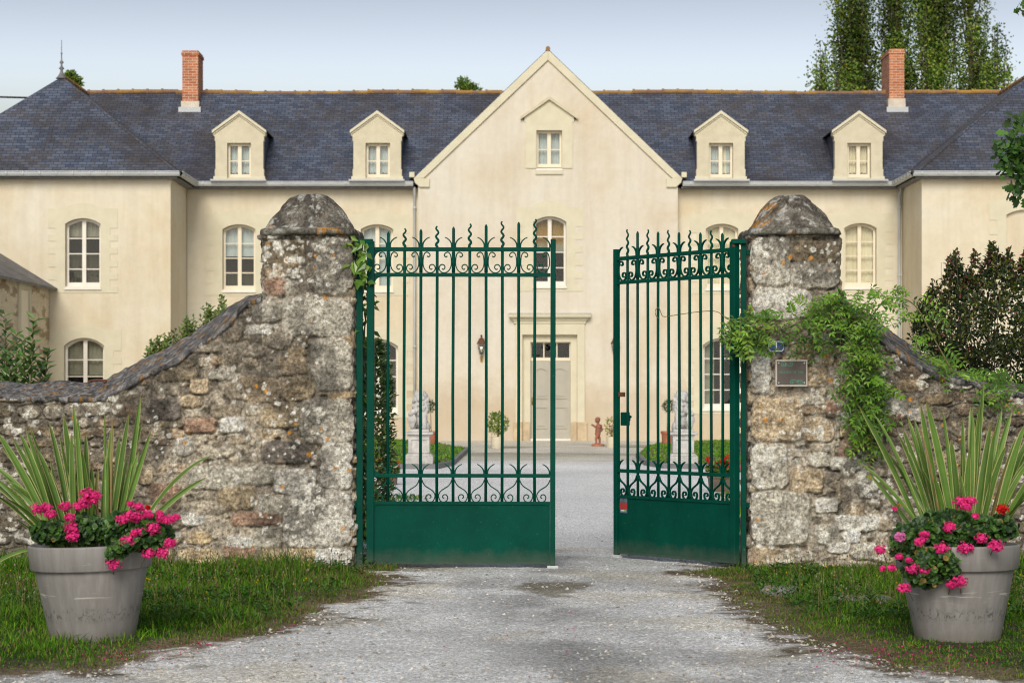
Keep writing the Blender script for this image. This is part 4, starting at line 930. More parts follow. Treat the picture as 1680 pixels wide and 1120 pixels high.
for x in (a + .024, b - .021):
    for z in (c + .026, d - .024): MB().ball((x, yp - .006, z), (.006, .004, .006), 8).build('screw', M['zinc'], pl, smooth=True)
text_mesh('BELL ING DE TAIL', .0215, ((a + b) / 2, yp - .0058, (c + d) / 2 + .006), 'lettering', M['plaque_green'], pl, .0004)
orn = MB()
for cx, cz, s in ((a + .075, d - .035, 1), (b - .07, c + .037, -1)):
    sp = lambda pts: orn.ribbon(spline([(cx + s * u / 1000, cz + s * v / 1000) for u, v in pts], 6), .0042, .0012, yp - .0056)
    sp([(-6, 18), (4, 2), (20, -10), (40, -8), (48, 6), (40, 16), (30, 10), (32, 2), (37, 4)]); sp([(-8, 16), (-22, 20), (-34, 10), (-30, -6), (-18, -6), (-18, 4), (-25, 3)])
    orn.prism([(cx - s * .014, cz - s * .010), (cx + s * .002, cz - s * .010), (cx - s * .004, cz + s * .012)][::s], yp - .0062, yp - .005)
orn.build('scroll_ornament', M['plaque_green'], pl)
hx = (X(465 / 3.0), GY + .10, Z(630))
th = np.linspace(-.35, math.pi + .35, 22); hm = MB()
hm.tube([(hx[0] + .058 * math.cos(q), hx[1] + .05 * math.sin(q) * 1.15, hx[2] + .018 + .05 * math.sin(q) * .22) for q in th], .0105, 6)
tag(hm.build('horseshoe', M['rust'], None, smooth=True), 'rusty horseshoe lying on the coping of the left wall', 'horseshoe')

# ================================================================== GROUND
LEFT_EDGE = [(668, 931), (640, 948), (608, 975), (560, 998), (500, 1018), (440, 1040), (370, 1058), (300, 1068), (200, 1094), (100, 1104), (0, 1112), (-200, 1120)]
RIGHT_EDGE = [(1130, 928), (1165, 946), (1205, 972), (1228, 1000), (1290, 1032), (1340, 1058), (1410, 1078), (1500, 1102), (1600, 1116), (1680, 1126), (1900, 1136)]
VL = [gp(*p) for p in LEFT_EDGE] + [(-6.5, 8.2), (-6.5, 16.2), (-1.12, 16.2), (-1.02, 14.95)]
VR = [gp(*p) for p in RIGHT_EDGE] + [(6.5, 8.2), (6.5, 16.5), (1.75, 16.5), (1.62, 15.0)]
def ground_col(x, y):
    P = np.c_[x.ravel(), y.ravel()]; n1 = fbm(P[:, 0] * .7, P[:, 1] * .45, 1, 5); n2 = fbm(P[:, 0] * 3, P[:, 1] * 2.2, 3, 4); n3 = fbm(P[:, 0] * 14, P[:, 1] * 14, 5, 3)
    c = np.full((len(P), 3), 1.) * np.array((.72, .72, .71)) * (1 + .12 * sstep(13, 17, P[:, 1]))[:, None]; c *= (.80 + .40 * n1 + .12 * (n2 - .5) + .16 * (n3 - .5))[:, None]
    d = sstep(.50, .66, fbm(P[:, 0] * 1.1 + 3, P[:, 1] * .8, 6, 5)); c = c * (1 - .30 * d[:, None])
    brn = sstep(.52, .66, fbm(P[:, 0] * 2.0 + 9, P[:, 1] * 1.4, 2, 5)); c = c * (1 - .10 * brn[:, None] * np.array((.3, .7, 1.5)))
    q = (P[:, 0] - .17 - .10 * np.sin(P[:, 1] * .8)) / .34; a = np.exp(-q * q) * sstep(.30, .62, fbm(P[:, 0] * 2.4, P[:, 1] * 1.2, 4, 4)) * .48; c = c * (1 - a[:, None])      # unworn crown between the wheel tracks
    for tx in (-.62, .98): q = (P[:, 0] - tx - .12 * np.sin(P[:, 1] * .7)) / .32; c = c * (1 + .14 * np.exp(-q * q) * sstep(.3, .6, n2))[:, None]
    # mossy patch before the gate
    mx, my = gp(905, 965); q = np.hypot((P[:, 0] - mx) / .26, (P[:, 1] - my) / .55) + (n2 - .5) * 1.6 + (n3 - .5) * .6; a = (1 - sstep(.6, 1.1, q)) * .7
    c = c * (1 - a[:, None]) + np.array((.13, .105, .045)) * a[:, None]
    s = np.minimum(poly_sd(P, VL), poly_sd(P, VR)) + (n2 - .5) * .60 + (n3 - .5) * .22
    a = (1 - sstep(-.06, .20, s + (n3 - .5) * .35)) * .92; soil = np.stack([.135 + .14 * (n2 - .5), .092 + .10 * (n2 - .5), .038 + .05 * (n2 - .5)], -1)
    c = c * (1 - a[:, None]) + soil * a[:, None]
    a = (1 - sstep(-.55, -.2, s)); c = c * (1 - a[:, None]) + np.array((.055, .06, .025)) * a[:, None]
    return np.clip(c, .01, .8), s
gx_, gy_ = np.linspace(-6.5, 6.5, 420), np.concatenate([np.linspace(5.0, 7.9, 40, endpoint=False), np.linspace(7.9, 17.0, 360)])
XX, YY = np.meshgrid(gx_, gy_, indexing='ij'); cg, sg = ground_col(XX, YY)
fade = np.clip(np.minimum(YY - 5, 17.0 - YY) / .5, 0, 1) * np.clip((6.5 - np.abs(XX)) / .4, 0, 1)
ZZg = ((fbm(XX * 1.2, YY * 1.2, 2, 4) - .5) * .022 + (fbm(XX * 9, YY * 9, 4, 4) - .5) * .016 + .02 * sstep(0, -.6, sg.reshape(XX.shape))) * fade
GZ = lambda x, y: .01
def ground_z(x, y):
    i = np.clip(np.searchsorted(gx_, x), 1, len(gx_) - 1); j = np.clip(np.searchsorted(gy_, y), 1, len(gy_) - 1); return ZZg[i, j]
tag(MB().grid(np.stack([XX, YY, ZZg], -1).reshape(-1, 3), len(gx_), len(gy_), cg).build('driveway', M['gravel'], None, smooth=True), kind='structure')
# courtyard gravel up to the house
cx_, cy_ = np.linspace(-17, 18, 220), np.linspace(17.0, 57.2, 240); XC, YC = np.meshgrid(cx_, cy_, indexing='ij')
n1, n2 = fbm(XC * .45, YC * .30, 1, 5), fbm(XC * 1.8, YC * 1.3, 4, 4)
cc = np.array((.76, .765, .76)) * (.80 + .40 * n1 + .12 * (n2 - .5))[..., None]
far = sstep(36, 41, YC); cc = cc * (1 - far[..., None]) + np.array((.64, .60, .52)) * (.72 + .5 * n2)[..., None] * far[..., None]
ms_ = sstep(.48, .60, fbm(XC * .55 + 5, YC * .30, 3, 4)) * sstep(39, 47, YC) * (1 - sstep(49, 54, YC)); cc = cc * (1 - .75 * ms_[..., None]) + np.array((.15, .155, .06)) * .75 * ms_[..., None]
ed = np.clip((YC - 17.0) / 2, 0, 1) * np.clip((57.2 - YC), 0, 1)
tag(MB().grid(np.stack([XC, YC, (n2 - .5) * .004 * ed], -1).reshape(-1, 3), 220, 240, cc.reshape(-1, 3)).build('courtyard', M['gravel'], None, smooth=True), kind='structure')
tag(MB().box(-400, 400, -60, 900, -.6, -.05).build('ground', M['dirt'], None), kind='structure')

# scattered loose stones of the gravel
def pebbles(n, fn, smin, smax, name, seed):
    rg = np.random.default_rng(seed); P = fn(rg, n); n = len(P)
    oc = np.array([(1, 0, 0), (-1, 0, 0), (0, 1, 0), (0, -1, 0), (0, 0, 1), (0, 0, -1)], float); fc = np.array([[0, 2, 4], [2, 1, 4], [1, 3, 4], [3, 0, 4], [2, 0, 5], [1, 2, 5], [3, 1, 5], [0, 3, 5]])
    s = smin + (smax - smin) * rg.random(n) ** 3; sc3 = s[:, None] * rg.uniform(.6, 1.2, (n, 3)) * np.array((1, 1, .62)); a = rg.uniform(0, 6.28, n)
    V = oc[None] * sc3[:, None] + rg.normal(0, .12, (n, 6, 3)) * s[:, None, None]
    Vx = V[..., 0] * np.cos(a)[:, None] - V[..., 1] * np.sin(a)[:, None]; Vy = V[..., 0] * np.sin(a)[:, None] + V[..., 1] * np.cos(a)[:, None]
    V = np.stack([Vx, Vy, V[..., 2]], -1) + P[:, None]
    t = np.array([(.54, .52, .48), (.44, .43, .41), (.30, .285, .265), (.62, .59, .53), (.44, .39, .31)])[rg.integers(0, 5, n)] * rg.uniform(.75, 1.2, (n, 1))
    Fc = (fc[None] + 6 * np.arange(n)[:, None, None]).reshape(-1, 3)
    return tag(MB().add(V.reshape(-1, 3), Fc, np.repeat(t, 6, 0)).build(name, M['pebble'], None), 'loose pale pebbles strewn over the gravel drive', 'gravel', kind='stuff')
def drive_pts(rg, n):
    Y = 1 / rg.uniform(1 / 22.0, 1 / 7.9, n); Xp = rg.uniform(-.26, .26, n) * Y; s = np.minimum(poly_sd(np.c_[Xp, Y], VL), poly_sd(np.c_[Xp, Y], VR))
    k = (s > -.05) & ((Y < 14.6) | ((Xp > -1) & (Xp < 1.6))); cl = fbm(Xp * 2.2, Y * 1.6, 3, 4); k &= (rg.random(n) < .06 + .55 * sstep(.45, .7, cl) + 1.3 * np.exp(-np.abs(s) * 4.5))
    Xp, Y = Xp[k], Y[k]; return np.c_[Xp, Y, np.where(Y < 17, ground_z(Xp, Y), 0) + .002]
pebbles(34000, drive_pts, .003, .015, 'gravel_stones', 3)

# ------------------------------------------------------------------ grass
def blades(P, H, rg, wd, cols, lean=.5, ang=None):
    n = len(P); a = rg.uniform(0, 2 * np.pi, n) if ang is None else ang + rg.normal(0, .7, n); l = np.abs(rg.normal(0, lean, n)) + .1; dx, dy = np.cos(a), np.sin(a); b = a + np.pi / 2 + rg.normal(0, .5, n); sx, sy = np.cos(b), np.sin(b)
    V = np.zeros((n, 7, 3)); wv = wd * rg.uniform(.6, 1.3, n)
    for k, (t, w_) in enumerate(((0, .8), (.4, 1.0), (.75, .7))):
        o = l * H * t * t; z = H * t * (1 - .25 * t * l)
        for s, q in ((-1, 0), (1, 1)):
            V[:, 2 * k + q] = np.c_[P[:, 0] + dx * o + s * sx * wv * w_ / 2, P[:, 1] + dy * o + s * sy * wv * w_ / 2, P[:, 2] + z]
    V[:, 6] = np.c_[P[:, 0] + dx * l * H, P[:, 1] + dy * l * H, P[:, 2] + H * (1 - .25 * l)]
    o = 7 * np.arange(n)[:, None]; mb = MB(); C_ = np.repeat(cols, 7, 0)
    mb.add(V.reshape(-1, 3), np.concatenate([o + np.array([[0, 1, 3, 2]]), o + np.array([[2, 3, 5, 4]])]), C_)
    mb.f.append((o + np.array([[4, 5, 6]])).ravel()); mb.sz.append(np.full(n, 3)); return mb
GC = np.array([(.056, .172, .010), (.115, .255, .016), (.028, .092, .009), (.20, .295, .035), (.080, .21, .014)])
def grass(poly, box, n, seed, name, label, hmin, hmax, wd, extra=None):
    rg = np.random.default_rng(seed); nt_ = n // 34; tx, ty = rg.uniform(box[0], box[1], nt_), rg.uniform(box[2], box[3], nt_); k = rg.integers(0, nt_, n); loose = rg.random(n) < .35
    tr = rg.uniform(.02, .075, nt_)[k]; ox, oy = rg.normal(0, 1, n) * tr, rg.normal(0, 1, n) * tr; x = np.where(loose, rg.uniform(box[0], box[1], n), tx[k] + ox); y = np.where(loose, rg.uniform(box[2], box[3], n), ty[k] + oy); ang = np.arctan2(oy, ox); tt = rg.uniform(.6, 1.4, nt_)[k]; tc = GC[rg.integers(0, len(GC), nt_)][k]
    s = poly_sd(np.c_[x, y], poly) + (fbm(x * 3, y * 2.2, 3, 4) - .5) * .42; cl = fbm(x * 2.6, y * 2.6, 1, 4); c2 = fbm(x * 9, y * 9, 6, 3)
    k = (s < -.02) & (rg.random(n) < sstep(.04, -.16, s) * (.5 + .9 * sstep(.35, .55, c2)) + .04) & ((y < 14.80) | ((x > -1.05) & (x < 1.60)) | (y > 15.5))
    x, y, s, cl, c2, ang, tt, tc = x[k], y[k], s[k], cl[k], c2[k], ang[k], tt[k], tc[k]; n = len(x)
    H = tt * (hmin + (hmax - hmin) * sstep(.3, .7, cl)) * (.35 + .65 * sstep(-.03, -.5, s)) * rg.uniform(.5, 1.25, n)
    if extra is not None: H = H * extra(x, y)
    col = (.6 * tc + .4 * GC[rg.integers(0, len(GC), n)]) * (.70 + .75 * cl)[:, None] * rg.uniform(.75, 1.25, (n, 1))
    dry = rg.random(n) < (.07 + .62 * sstep(-.40, -.02, s) + .30 * sstep(.56, .70, c2)); col[dry] = np.array((.26, .22, .09)) * rg.uniform(.5, 1.1, (dry.sum(), 1))
    return tag(blades(np.c_[x, y, (ground_z(x, y) if box[3] < 18 else np.zeros(n)) - .004], H, rg, wd, col, .75, ang).build(name, M['grass'], None), label, 'grass', kind='stuff')
grass(VL, (-4.3, -.72, 9.0, 16.0), 120000, 21, 'grass', 'rough green grass before the left wall and round the left planter', .040, .105, .0052, lambda x, y: (.8 + .5 * sstep(13.2, 14.6, y)) * (.62 + .38 * sstep(10.1, 11.3, y)))
grass(VR, (1.05, 4.4, 9.0, 16.4), 120000, 22, 'grass', 'rough green grass before the right wall and round the right planter', .036, .095, .0052, lambda x, y: (.75 + .5 * sstep(13.2, 14.6, y)) * (.62 + .38 * sstep(10.1, 11.3, y)))
# broad leaved weeds among the grass
def weeds(poly, box, n, seed, label):
    rg = np.random.default_rng(seed); x, y = rg.uniform(box[0], box[1], n), rg.uniform(box[2], box[3], n); k = (poly_sd(np.c_[x, y], poly) < -.12) & (fbm(x * 1.7, y * 1.7, 2, 3) > .46); x, y = x[k], y[k]; mb = MB()
    for px, py in zip(x, y):
        m = rg.integers(5, 10); a = rg.uniform(0, 6.28, m); l = rg.uniform(.018, .042) * rg.uniform(.7, 1.2, m); D = unit(np.c_[np.cos(a), np.sin(a), rg.uniform(.25, 1.1, m)]); P = np.c_[np.full(m, px), np.full(m, py), np.full(m, .03) + rg.uniform(0, .05, m)]
        leaves(mb, P + D * .01, D, np.tile((0, 0, 1.), (m, 1)), l, l * rg.uniform(.35, .6), np.array([(.06, .16, .02), (.09, .20, .03), (.045, .12, .018)])[rg.integers(3)] * rg.uniform(.8, 1.2, (m, 1)))
    return tag(mb.build('weeds', M['leaf'], None), label, 'weeds', kind='stuff')
# seed stalks and small weeds standing in the verge
rg = np.random.default_rng(8); n = 1000; x, y = np.where(rg.random(n) < .6, rg.uniform(-3.2, -1.0, n), rg.uniform(1.6, 3.2, n)), rg.uniform(11.2, 14.75, n)
ok = np.minimum(poly_sd(np.c_[x, y], VL), poly_sd(np.c_[x, y], VR)) < -.25; x, y = x[ok], y[ok]; n = len(x)
sb = blades(np.c_[x, y, np.zeros(n)], rg.uniform(.10, .22, n), rg, .0032, np.array((.24, .21, .09)) * rg.uniform(.6, 1.2, (n, 1)), .25); tp_ = sb.v[0].reshape(n, 7, 3)[:, 6]
oc_ = np.array([(1, 0, 0), (-1, 0, 0), (0, 1, 0), (0, -1, 0), (0, 0, 1.6), (0, 0, -1.6)]); of_ = np.array([[0, 2, 4], [2, 1, 4], [1, 3, 4], [3, 0, 4], [2, 0, 5], [1, 2, 5], [3, 1, 5], [0, 3, 5]])
hc = np.array([(.28, .22, .12), (.40, .36, .28), (.62, .42, .02), (.20, .12, .08)])[rg.choice(4, n, p=[.45, .25, .12, .18])]; sb.add((tp_[:, None] + oc_[None] * rg.uniform(.003, .0065, (n, 1, 1))).reshape(-1, 3), (of_[None] + 6 * np.arange(n)[:, None, None]).reshape(-1, 3), np.repeat(hc, 6, 0))
tag(sb.build('grass_stalks', M['grass'], None), 'thin dry seed stalks standing in the verge', 'grass', kind='stuff')
# courtyard lawns
LWL = [gp(600, 722.5), gp(690, 726), gp(768, 739), gp(742, 763), gp(716, 768.5), gp(590, 768.5), (-8.0, 36.0), (-8.0, 55.5)]
LWR = [gp(1092, 728), gp(1062, 735), gp(1046, 750), gp(1060, 762), gp(1090, 767), gp(1235, 770), (8.5, 34.5), (9.5, 54.5), gp(1240, 724)]
def lawn(poly, name, label, seed):
    P = np.array(poly); rg = np.random.default_rng(seed)
    tag(MB().prism([(p[0], -p[1]) for p in poly], 0, .03).build('lawn_base', M['dirt'], None), kind='structure')
    o = bpy.data.objects[-1] if False else None
    bx = (P[:, 0].min(), P[:, 0].max(), P[:, 1].min(), P[:, 1].max()); n = 60000; x, y = rg.uniform(bx[0], bx[1], n), rg.uniform(bx[2], bx[3], n)
    s = poly_sd(np.c_[x, y], poly); c2 = fbm(x * 1.3, y * .7, 2, 4); k = (s < -.02) & (rg.random(n) < .45 + c2); x, y, c2 = x[k], y[k], c2[k]; n = len(x)
    col = GC[rg.integers(0, len(GC), n)] * (1.05 + .9 * c2)[:, None] * rg.uniform(.8, 1.3, (n, 1)); dr = rg.random(n) < sstep(.58, .72, c2) * .6; col[dr] = np.array((.25, .22, .10))
    return tag(blades(np.c_[x, y, np.full(n, .03)], rg.uniform(.03, .08, n), rg, .022, col, .6).build(name, M['grass'], None), label, 'lawn', kind='stuff')
for poly, lab, sd_ in ((LWL, 'short green lawn behind the left lion statue', 31), (LWR, 'short green lawn behind the right lion statue', 32)):
    lawn(poly, 'lawn', lab, sd_)
for o in list(C.objects):
    if o.name.startswith('lawn_base'): o.rotation_euler = (R(90), 0, 0); o.location = (0, 0, .03)
grass([(-4.5, 15.6), (-.92, 15.6), (-.80, 21), (-1.05, 25.5), (-5, 26)], (-3.2, -.7, 15.6, 25.5), 26000, 23, 'grass', 'grass growing inside the gate behind the closed leaf', .05, .10, .008)
grass([(1.60, 15.2), (1.9, 15.2), (5, 16), (5, 27), (2.55, 26.5), (1.95, 21)], (1.5, 4.0, 15.3, 26.5), 26000, 24, 'grass', 'grass growing inside the gate beside the right post', .05, .11, .008)
def edging(pts, label):
    mb = MB()
    for (a, b) in zip(pts[:-1], pts[1:]):
        a, b = np.array(a), np.array(b); d = (b - a) / np.linalg.norm(b - a); o = np.array([-d[1], d[0]]) * .035
        V = [(*(a + o), -.02), (*(a - o), -.02), (*(b - o), -.02), (*(b + o), -.02), (*(a + o), .085), (*(a - o), .085), (*(b - o), .085), (*(b + o), .085)]
        mb.add(V, [[0, 1, 2, 3], [7, 6, 5, 4], [0, 4, 5, 1], [1, 5, 6, 2], [2, 6, 7, 3], [3, 7, 4, 0]])
    tag(mb.build('lawn_edging', M['slatedge'], None), label, 'edging', 'lawn edgings')
edging([gp(768, 739), gp(742, 763), gp(716, 769), gp(590, 769)], 'low dark slate edging along the left lawn')
edging([gp(1046, 750), gp(1060, 763), gp(1090, 768), gp(1235, 771)], 'low dark slate edging along the right lawn')
def flat_stone(px, py, hw, hd, label, seed):
    x, y = gp(px, py); tag(loft([(-.02, hw, hd, 2.6), (.02, hw * .97, hd * .95, 2.6), (.04, hw * .85, hd * .8, 2.4), (.048, hw * .5, hd * .5, 2)], (x, y), 40, .02, seed, (.30, .29, .27), .3).build('flat_stone', M['rubble'], None, smooth=True), label, 'stone', 'flat stones in the right verge')
flat_stone(1281, 974, .13, .16, 'flat grey stone bedded in the right verge, nearest the drive', 3.3); flat_stone(1415, 990, .19, .14, 'flat grey stone bedded in the grass close to the right planter', 8.1)

# ================================================================== LEAF HELPERS
def unit(v): return v / (np.linalg.norm(v, axis=-1, keepdims=True) + 1e-9)
def leaves(mb, P, D, N, L, Wd, col, fold=.25, mid=.45):
    n = len(P); D = unit(D); Sd = unit(np.cross(D, N)); Nn = np.cross(Sd, D); L = np.broadcast_to(np.asarray(L, float), (n,))[:, None]; Wd = np.broadcast_to(np.asarray(Wd, float), (n,))[:, None]
    m = P + D * L * mid; V = np.stack([P, m + Sd * Wd / 2 + Nn * Wd * fold, P + D * L - Nn * L * .06, m - Sd * Wd / 2 + Nn * Wd * fold], 1).reshape(-1, 3)
    o = 4 * np.arange(n)[:, None]; return mb.add(V, np.concatenate([o + np.array([[0, 1, 2]]), o + np.array([[0, 2, 3]])]), np.repeat(np.broadcast_to(col, (n, 3)), 4, 0))
def rdir(rg, n, z=0.0, k=1.0): v = rg.normal(0, 1, (n, 3)) * k; v[:, 2] += z; return unit(v)
def tint(rg, n, cols, v=.25): cols = np.array(cols); return cols[rg.integers(0, len(cols), n)] * rg.uniform(1 - v, 1 + v, (n, 1))

weeds(VL, (-4.2, -.8, 11.0, 14.7), 1500, 91, 'small broad leaved weeds in the left verge'); weeds(VR, (1.1, 4.3, 11.0, 14.7), 1500, 92, 'small broad leaved weeds in the right verge')
# ================================================================== PLANTERS
def planter_mat():
    m, t, p, new, link = nodes('weathered grey planter'); tc = new('ShaderNodeTexCoord'); ob = tc.outputs['Object']
    mp = new('ShaderNodeMapping'); link(ob, mp.inputs[0]); mp.inputs['Scale'].default_value = (9, 9, 1.0); st = noise(t, 2.2, 5, .65, mp.outputs[0])
    mp2 = new('ShaderNodeMapping'); link(ob, mp2.inputs[0]); mp2.inputs['Scale'].default_value = (4, 4, 42); sc2 = noise(t, 1.3, 4, .6, mp2.outputs[0], 1.0)
    mp3 = new('ShaderNodeMapping'); link(ob, mp3.inputs[0]); mp3.inputs['Scale'].default_value = (16, 16, 10); sc3 = noise(t, 2.0, 5, .7, mp3.outputs[0], 1.5)
    col = ramp(t, st, [(.3, (.175, .166, .155)), (.5, (.212, .202, .190)), (.70, (.26, .252, .242))])
    sx = new('ShaderNodeSeparateXYZ'); link(ob, sx.inputs[0]); z = sx.outputs[2]
    band = lambda c, wd: ramp(t, math_(t, 'ABSOLUTE', math_(t, 'DIVIDE', math_(t, 'SUBTRACT', z, c), wd)), [(.2, 1.0), (1.0, 0.0)])
    d = math_(t, 'MULTIPLY', band(.150, .045), ramp(t, sc3, [(.50, 0.0), (.60, 1.0)])); col = mix(t, math_(t, 'MULTIPLY', d, .75), col, (.055, .052, .05))
    l = math_(t, 'MULTIPLY', band(.245, .030), ramp(t, sc2, [(.58, 0.0), (.64, 1.0)])); col = mix(t, math_(t, 'MULTIPLY', l, .7), col, (.52, .49, .45))
    dk = ramp(t, sc2, [(.66, 0.0), (.70, 1.0)]); col = mix(t, math_(t, 'MULTIPLY', dk, .18), col, (.5, .48, .44))
    dirt_ = ramp(t, math_(t, 'ADD', z, math_(t, 'MULTIPLY', noise(t, 14, 4, .6, ob), .10)), [(.05, 1.0), (.13, 0.0)]); col = mix(t, math_(t, 'MULTIPLY', dirt_, .6), col, (.13, .11, .08))
    link(col, p.inputs['Base Color']); p.inputs['Roughness'].default_value = .5; p.inputs['Specular IOR Level'].default_value = .35; bump(t, p, noise(t, 40, 4, .6, ob), .06, .004); return m
M['planter'] = planter_mat()
def planter(px, py, tilt, label, rz=0):
    x, y = gp(px, py); t = thing('planter', label, 'planter', (x, y, 0), 'grey planters')
    b = MB().lathe([(.196, -.01), (.201, .0), (.204, .012), (.240, .19), (.2755, .372), (.275, .43), (.255, .43)], 64, (x, y, 0)).build('body', M['planter'], t, smooth=True)
    MB().lathe([(.278, .362), (.290, .362), (.294, .368), (.303, .474), (.301, .481), (.294, .484), (.284, .481), (.280, .44)], 64, (x, y, 0)).build('rim', M['planter'], t, smooth=True)
    MB().lathe([(.05, .435), (.27, .435), (.279, .43)], 32, (x, y, 0)).build('soil', M['soil'], t)
    t.rotation_euler = (0, tilt, rz); return (x, y)
xl, yl = planter(153, 1052, -R(1.6), 'large grey tapered planter standing on the grass to the left of the drive')
xr, yr = planter(1571, 1053, R(.8), 'large grey tapered planter standing on the grass to the right of the drive', 1.9)
def sword(mb, b, t, w_, sag, rg, dry=False):
    b, t = np.array(b), np.array(t); n = 12; q = np.linspace(0, 1, n)[:, None]; L = np.linalg.norm(t - b)
    up = np.array([0, 0, 1.0]); mid = (b + t) / 2 + up * sag * L + np.array([0, rg.normal(0, .01), 0]); path = (1 - q) ** 2 * b + 2 * q * (1 - q) * mid + q * q * t
    T = unit(np.gradient(path, axis=0)); a = rg.uniform(-.9, .9); fl = np.array([math.cos(a), math.sin(a), 0.0]); S = unit(np.cross(T, np.cross(fl, T))); Nn = np.cross(S, T)
    prof = np.clip(.62 + .7 * q[:, 0], .6, 1) * np.sqrt(np.clip(1 - q[:, 0] ** 2.6, 0, 1)); prof[-1] = .02
    cols = [-1, -.85, -.78, -.3, 0, .3, .78, .85, 1]
    g = np.array((.125, .235, .040)) * rg.uniform(.7, 1.25); g2 = g * .8; cr = np.array((.50, .50, .205)) * rg.uniform(.85, 1.1)
    if dry: g = g2 = np.array((.30, .20, .09)); cr = np.array((.36, .26, .12))
    cl = [cr, cr, g, g2, g, g * 1.1, g, cr, cr]
    V = np.stack([path + S * (prof[:, None] * w_ / 2 * c) + Nn * (prof[:, None] * w_ * .22 * abs(c)) for c in cols], 1); CC = np.repeat(np.array(cl)[None], n, 0)
    tipc = np.clip((q[:, 0] - .95) / .05, 0, 1)[:, None, None]; CC = CC * (1 - tipc * .6) + np.array((.30, .16, .06)) * tipc * .6
    return mb.grid(V.reshape(-1, 3), n, len(cols), CC.reshape(-1, 3))
def phormium(pot, tips, base, label, seed, nfill):
    rg = np.random.default_rng(seed); t = thing('flax_plant', label, 'flax plant', (pot[0], pot[1], .44), 'variegated flax plants')
    alln = []
    for (px, py, s) in tips:
        Y = pot[1] + rg.uniform(-.10, .14); tip = np.array(at(px, py, Y)); bx = np.interp(px, base[0], base[1]) + rg.uniform(-8, 8); b = np.array((PX(bx, pot[1]), pot[1] + .03 + (Y - pot[1]) * .4, .43)); alln.append((b, tip, s, rg.uniform(.030, .046), False))
    for i in range(nfill):
        a, b_ = tips[rg.integers(len(tips))], tips[rg.integers(len(tips))]; f = rg.random(); px = a[0] * f + b_[0] * (1 - f); px += rg.normal(0, 26); py = max(a[1], b_[1]) * .6 + 318 + rg.uniform(-70, 40)
        Y = pot[1] + rg.uniform(-.12, .2); tip = np.array(at(px, py, Y)); bx = np.interp(px, base[0], base[1]) + rg.uniform(-10, 10); alln.append((np.array((PX(bx, pot[1]), pot[1] + .03 + rg.uniform(-.05, .08), .43)), tip, rg.uniform(.0, .18), rg.uniform(.024, .040), rg.random() < .15))
    for b, tip, s, w_, dry in alln:
        s = s + rg.uniform(.02, .13); sword(MB(), b, tip, w_ * (.45 if dry else 1), s, rg, dry).build('leaf_blade', M['leaf_dry'] if 0 else M['leaf'], t, smooth=True)
    return t
phormium((xl, yl), [(231, 648, .02), (248, 706, .02), (338, 783, .10), (120, 662, .02), (104, 678, .02), (80, 692, .03), (42, 700, .03), (19, 715, .04), (2, 733, .05), (172, 674, .01), (185, 694, .01), (212, 676, .02), (210, 747, .02), (-14, 762, .07), (-30, 800, .12), (-20, 776, .05),
                    (125, 690, .0), (150, 764, .0), (98, 712, .02), (60, 735, .03), (228, 740, .03), (140, 710, 0), (-28, 938, .30), (-6, 706, .05), (30, 760, .03), (196, 715, .01)],
         ([-30, 60, 120, 180, 240, 340], [96, 112, 130, 172, 190, 205]), 'tall spiky cream striped flax plant growing from the left planter', 5, 30)
phormium((xr, yr), [(1430, 674, .04), (1407, 757, .06), (1452, 738, .06), (1510, 661, .03), (1519, 657, .05), (1499, 684, .02), (1488, 680, .02), (1546, 673, .03), (1614, 619, .01), (1608, 663, .0), (1579, 684, 0), (1644, 670, .02), (1660, 674, .03), (1626, 694, .03), (1682, 694, .04), (1700, 715, .05),
                    (1536, 700, .01), (1560, 720, .0), (1590, 740, 0), (1640, 720, .02), (1690, 750, .05), (1720, 770, .07), (1595, 676, 0), (1668, 716, .03), (1480, 700, .02), (1705, 690, .05)],
         ([1400, 1500, 1580, 1640, 1720], [1528, 1556, 1584, 1606, 1628]), 'tall spiky cream striped flax plant growing from the right planter', 6, 32)
def petals(mb, P, N, r, col, rg):
    n = len(P); A = unit(np.cross(N, rdir(rg, n))); B = np.cross(N, A); th = np.arange(7) * 2 * np.pi / 7; rr = r[:, None] * rg.uniform(.8, 1.15, (n, 7))
    V = P[:, None] + rr[..., None] * (np.cos(th)[None, :, None] * A[:, None] + np.sin(th)[None, :, None] * B[:, None]) + N[:, None] * (.35 * r[:, None] * np.cos(th)[None] ** 2)[..., None]
    mb.add(V.reshape(-1, 3), np.arange(7 * n).reshape(-1, 7), np.repeat(col, 7, 0))
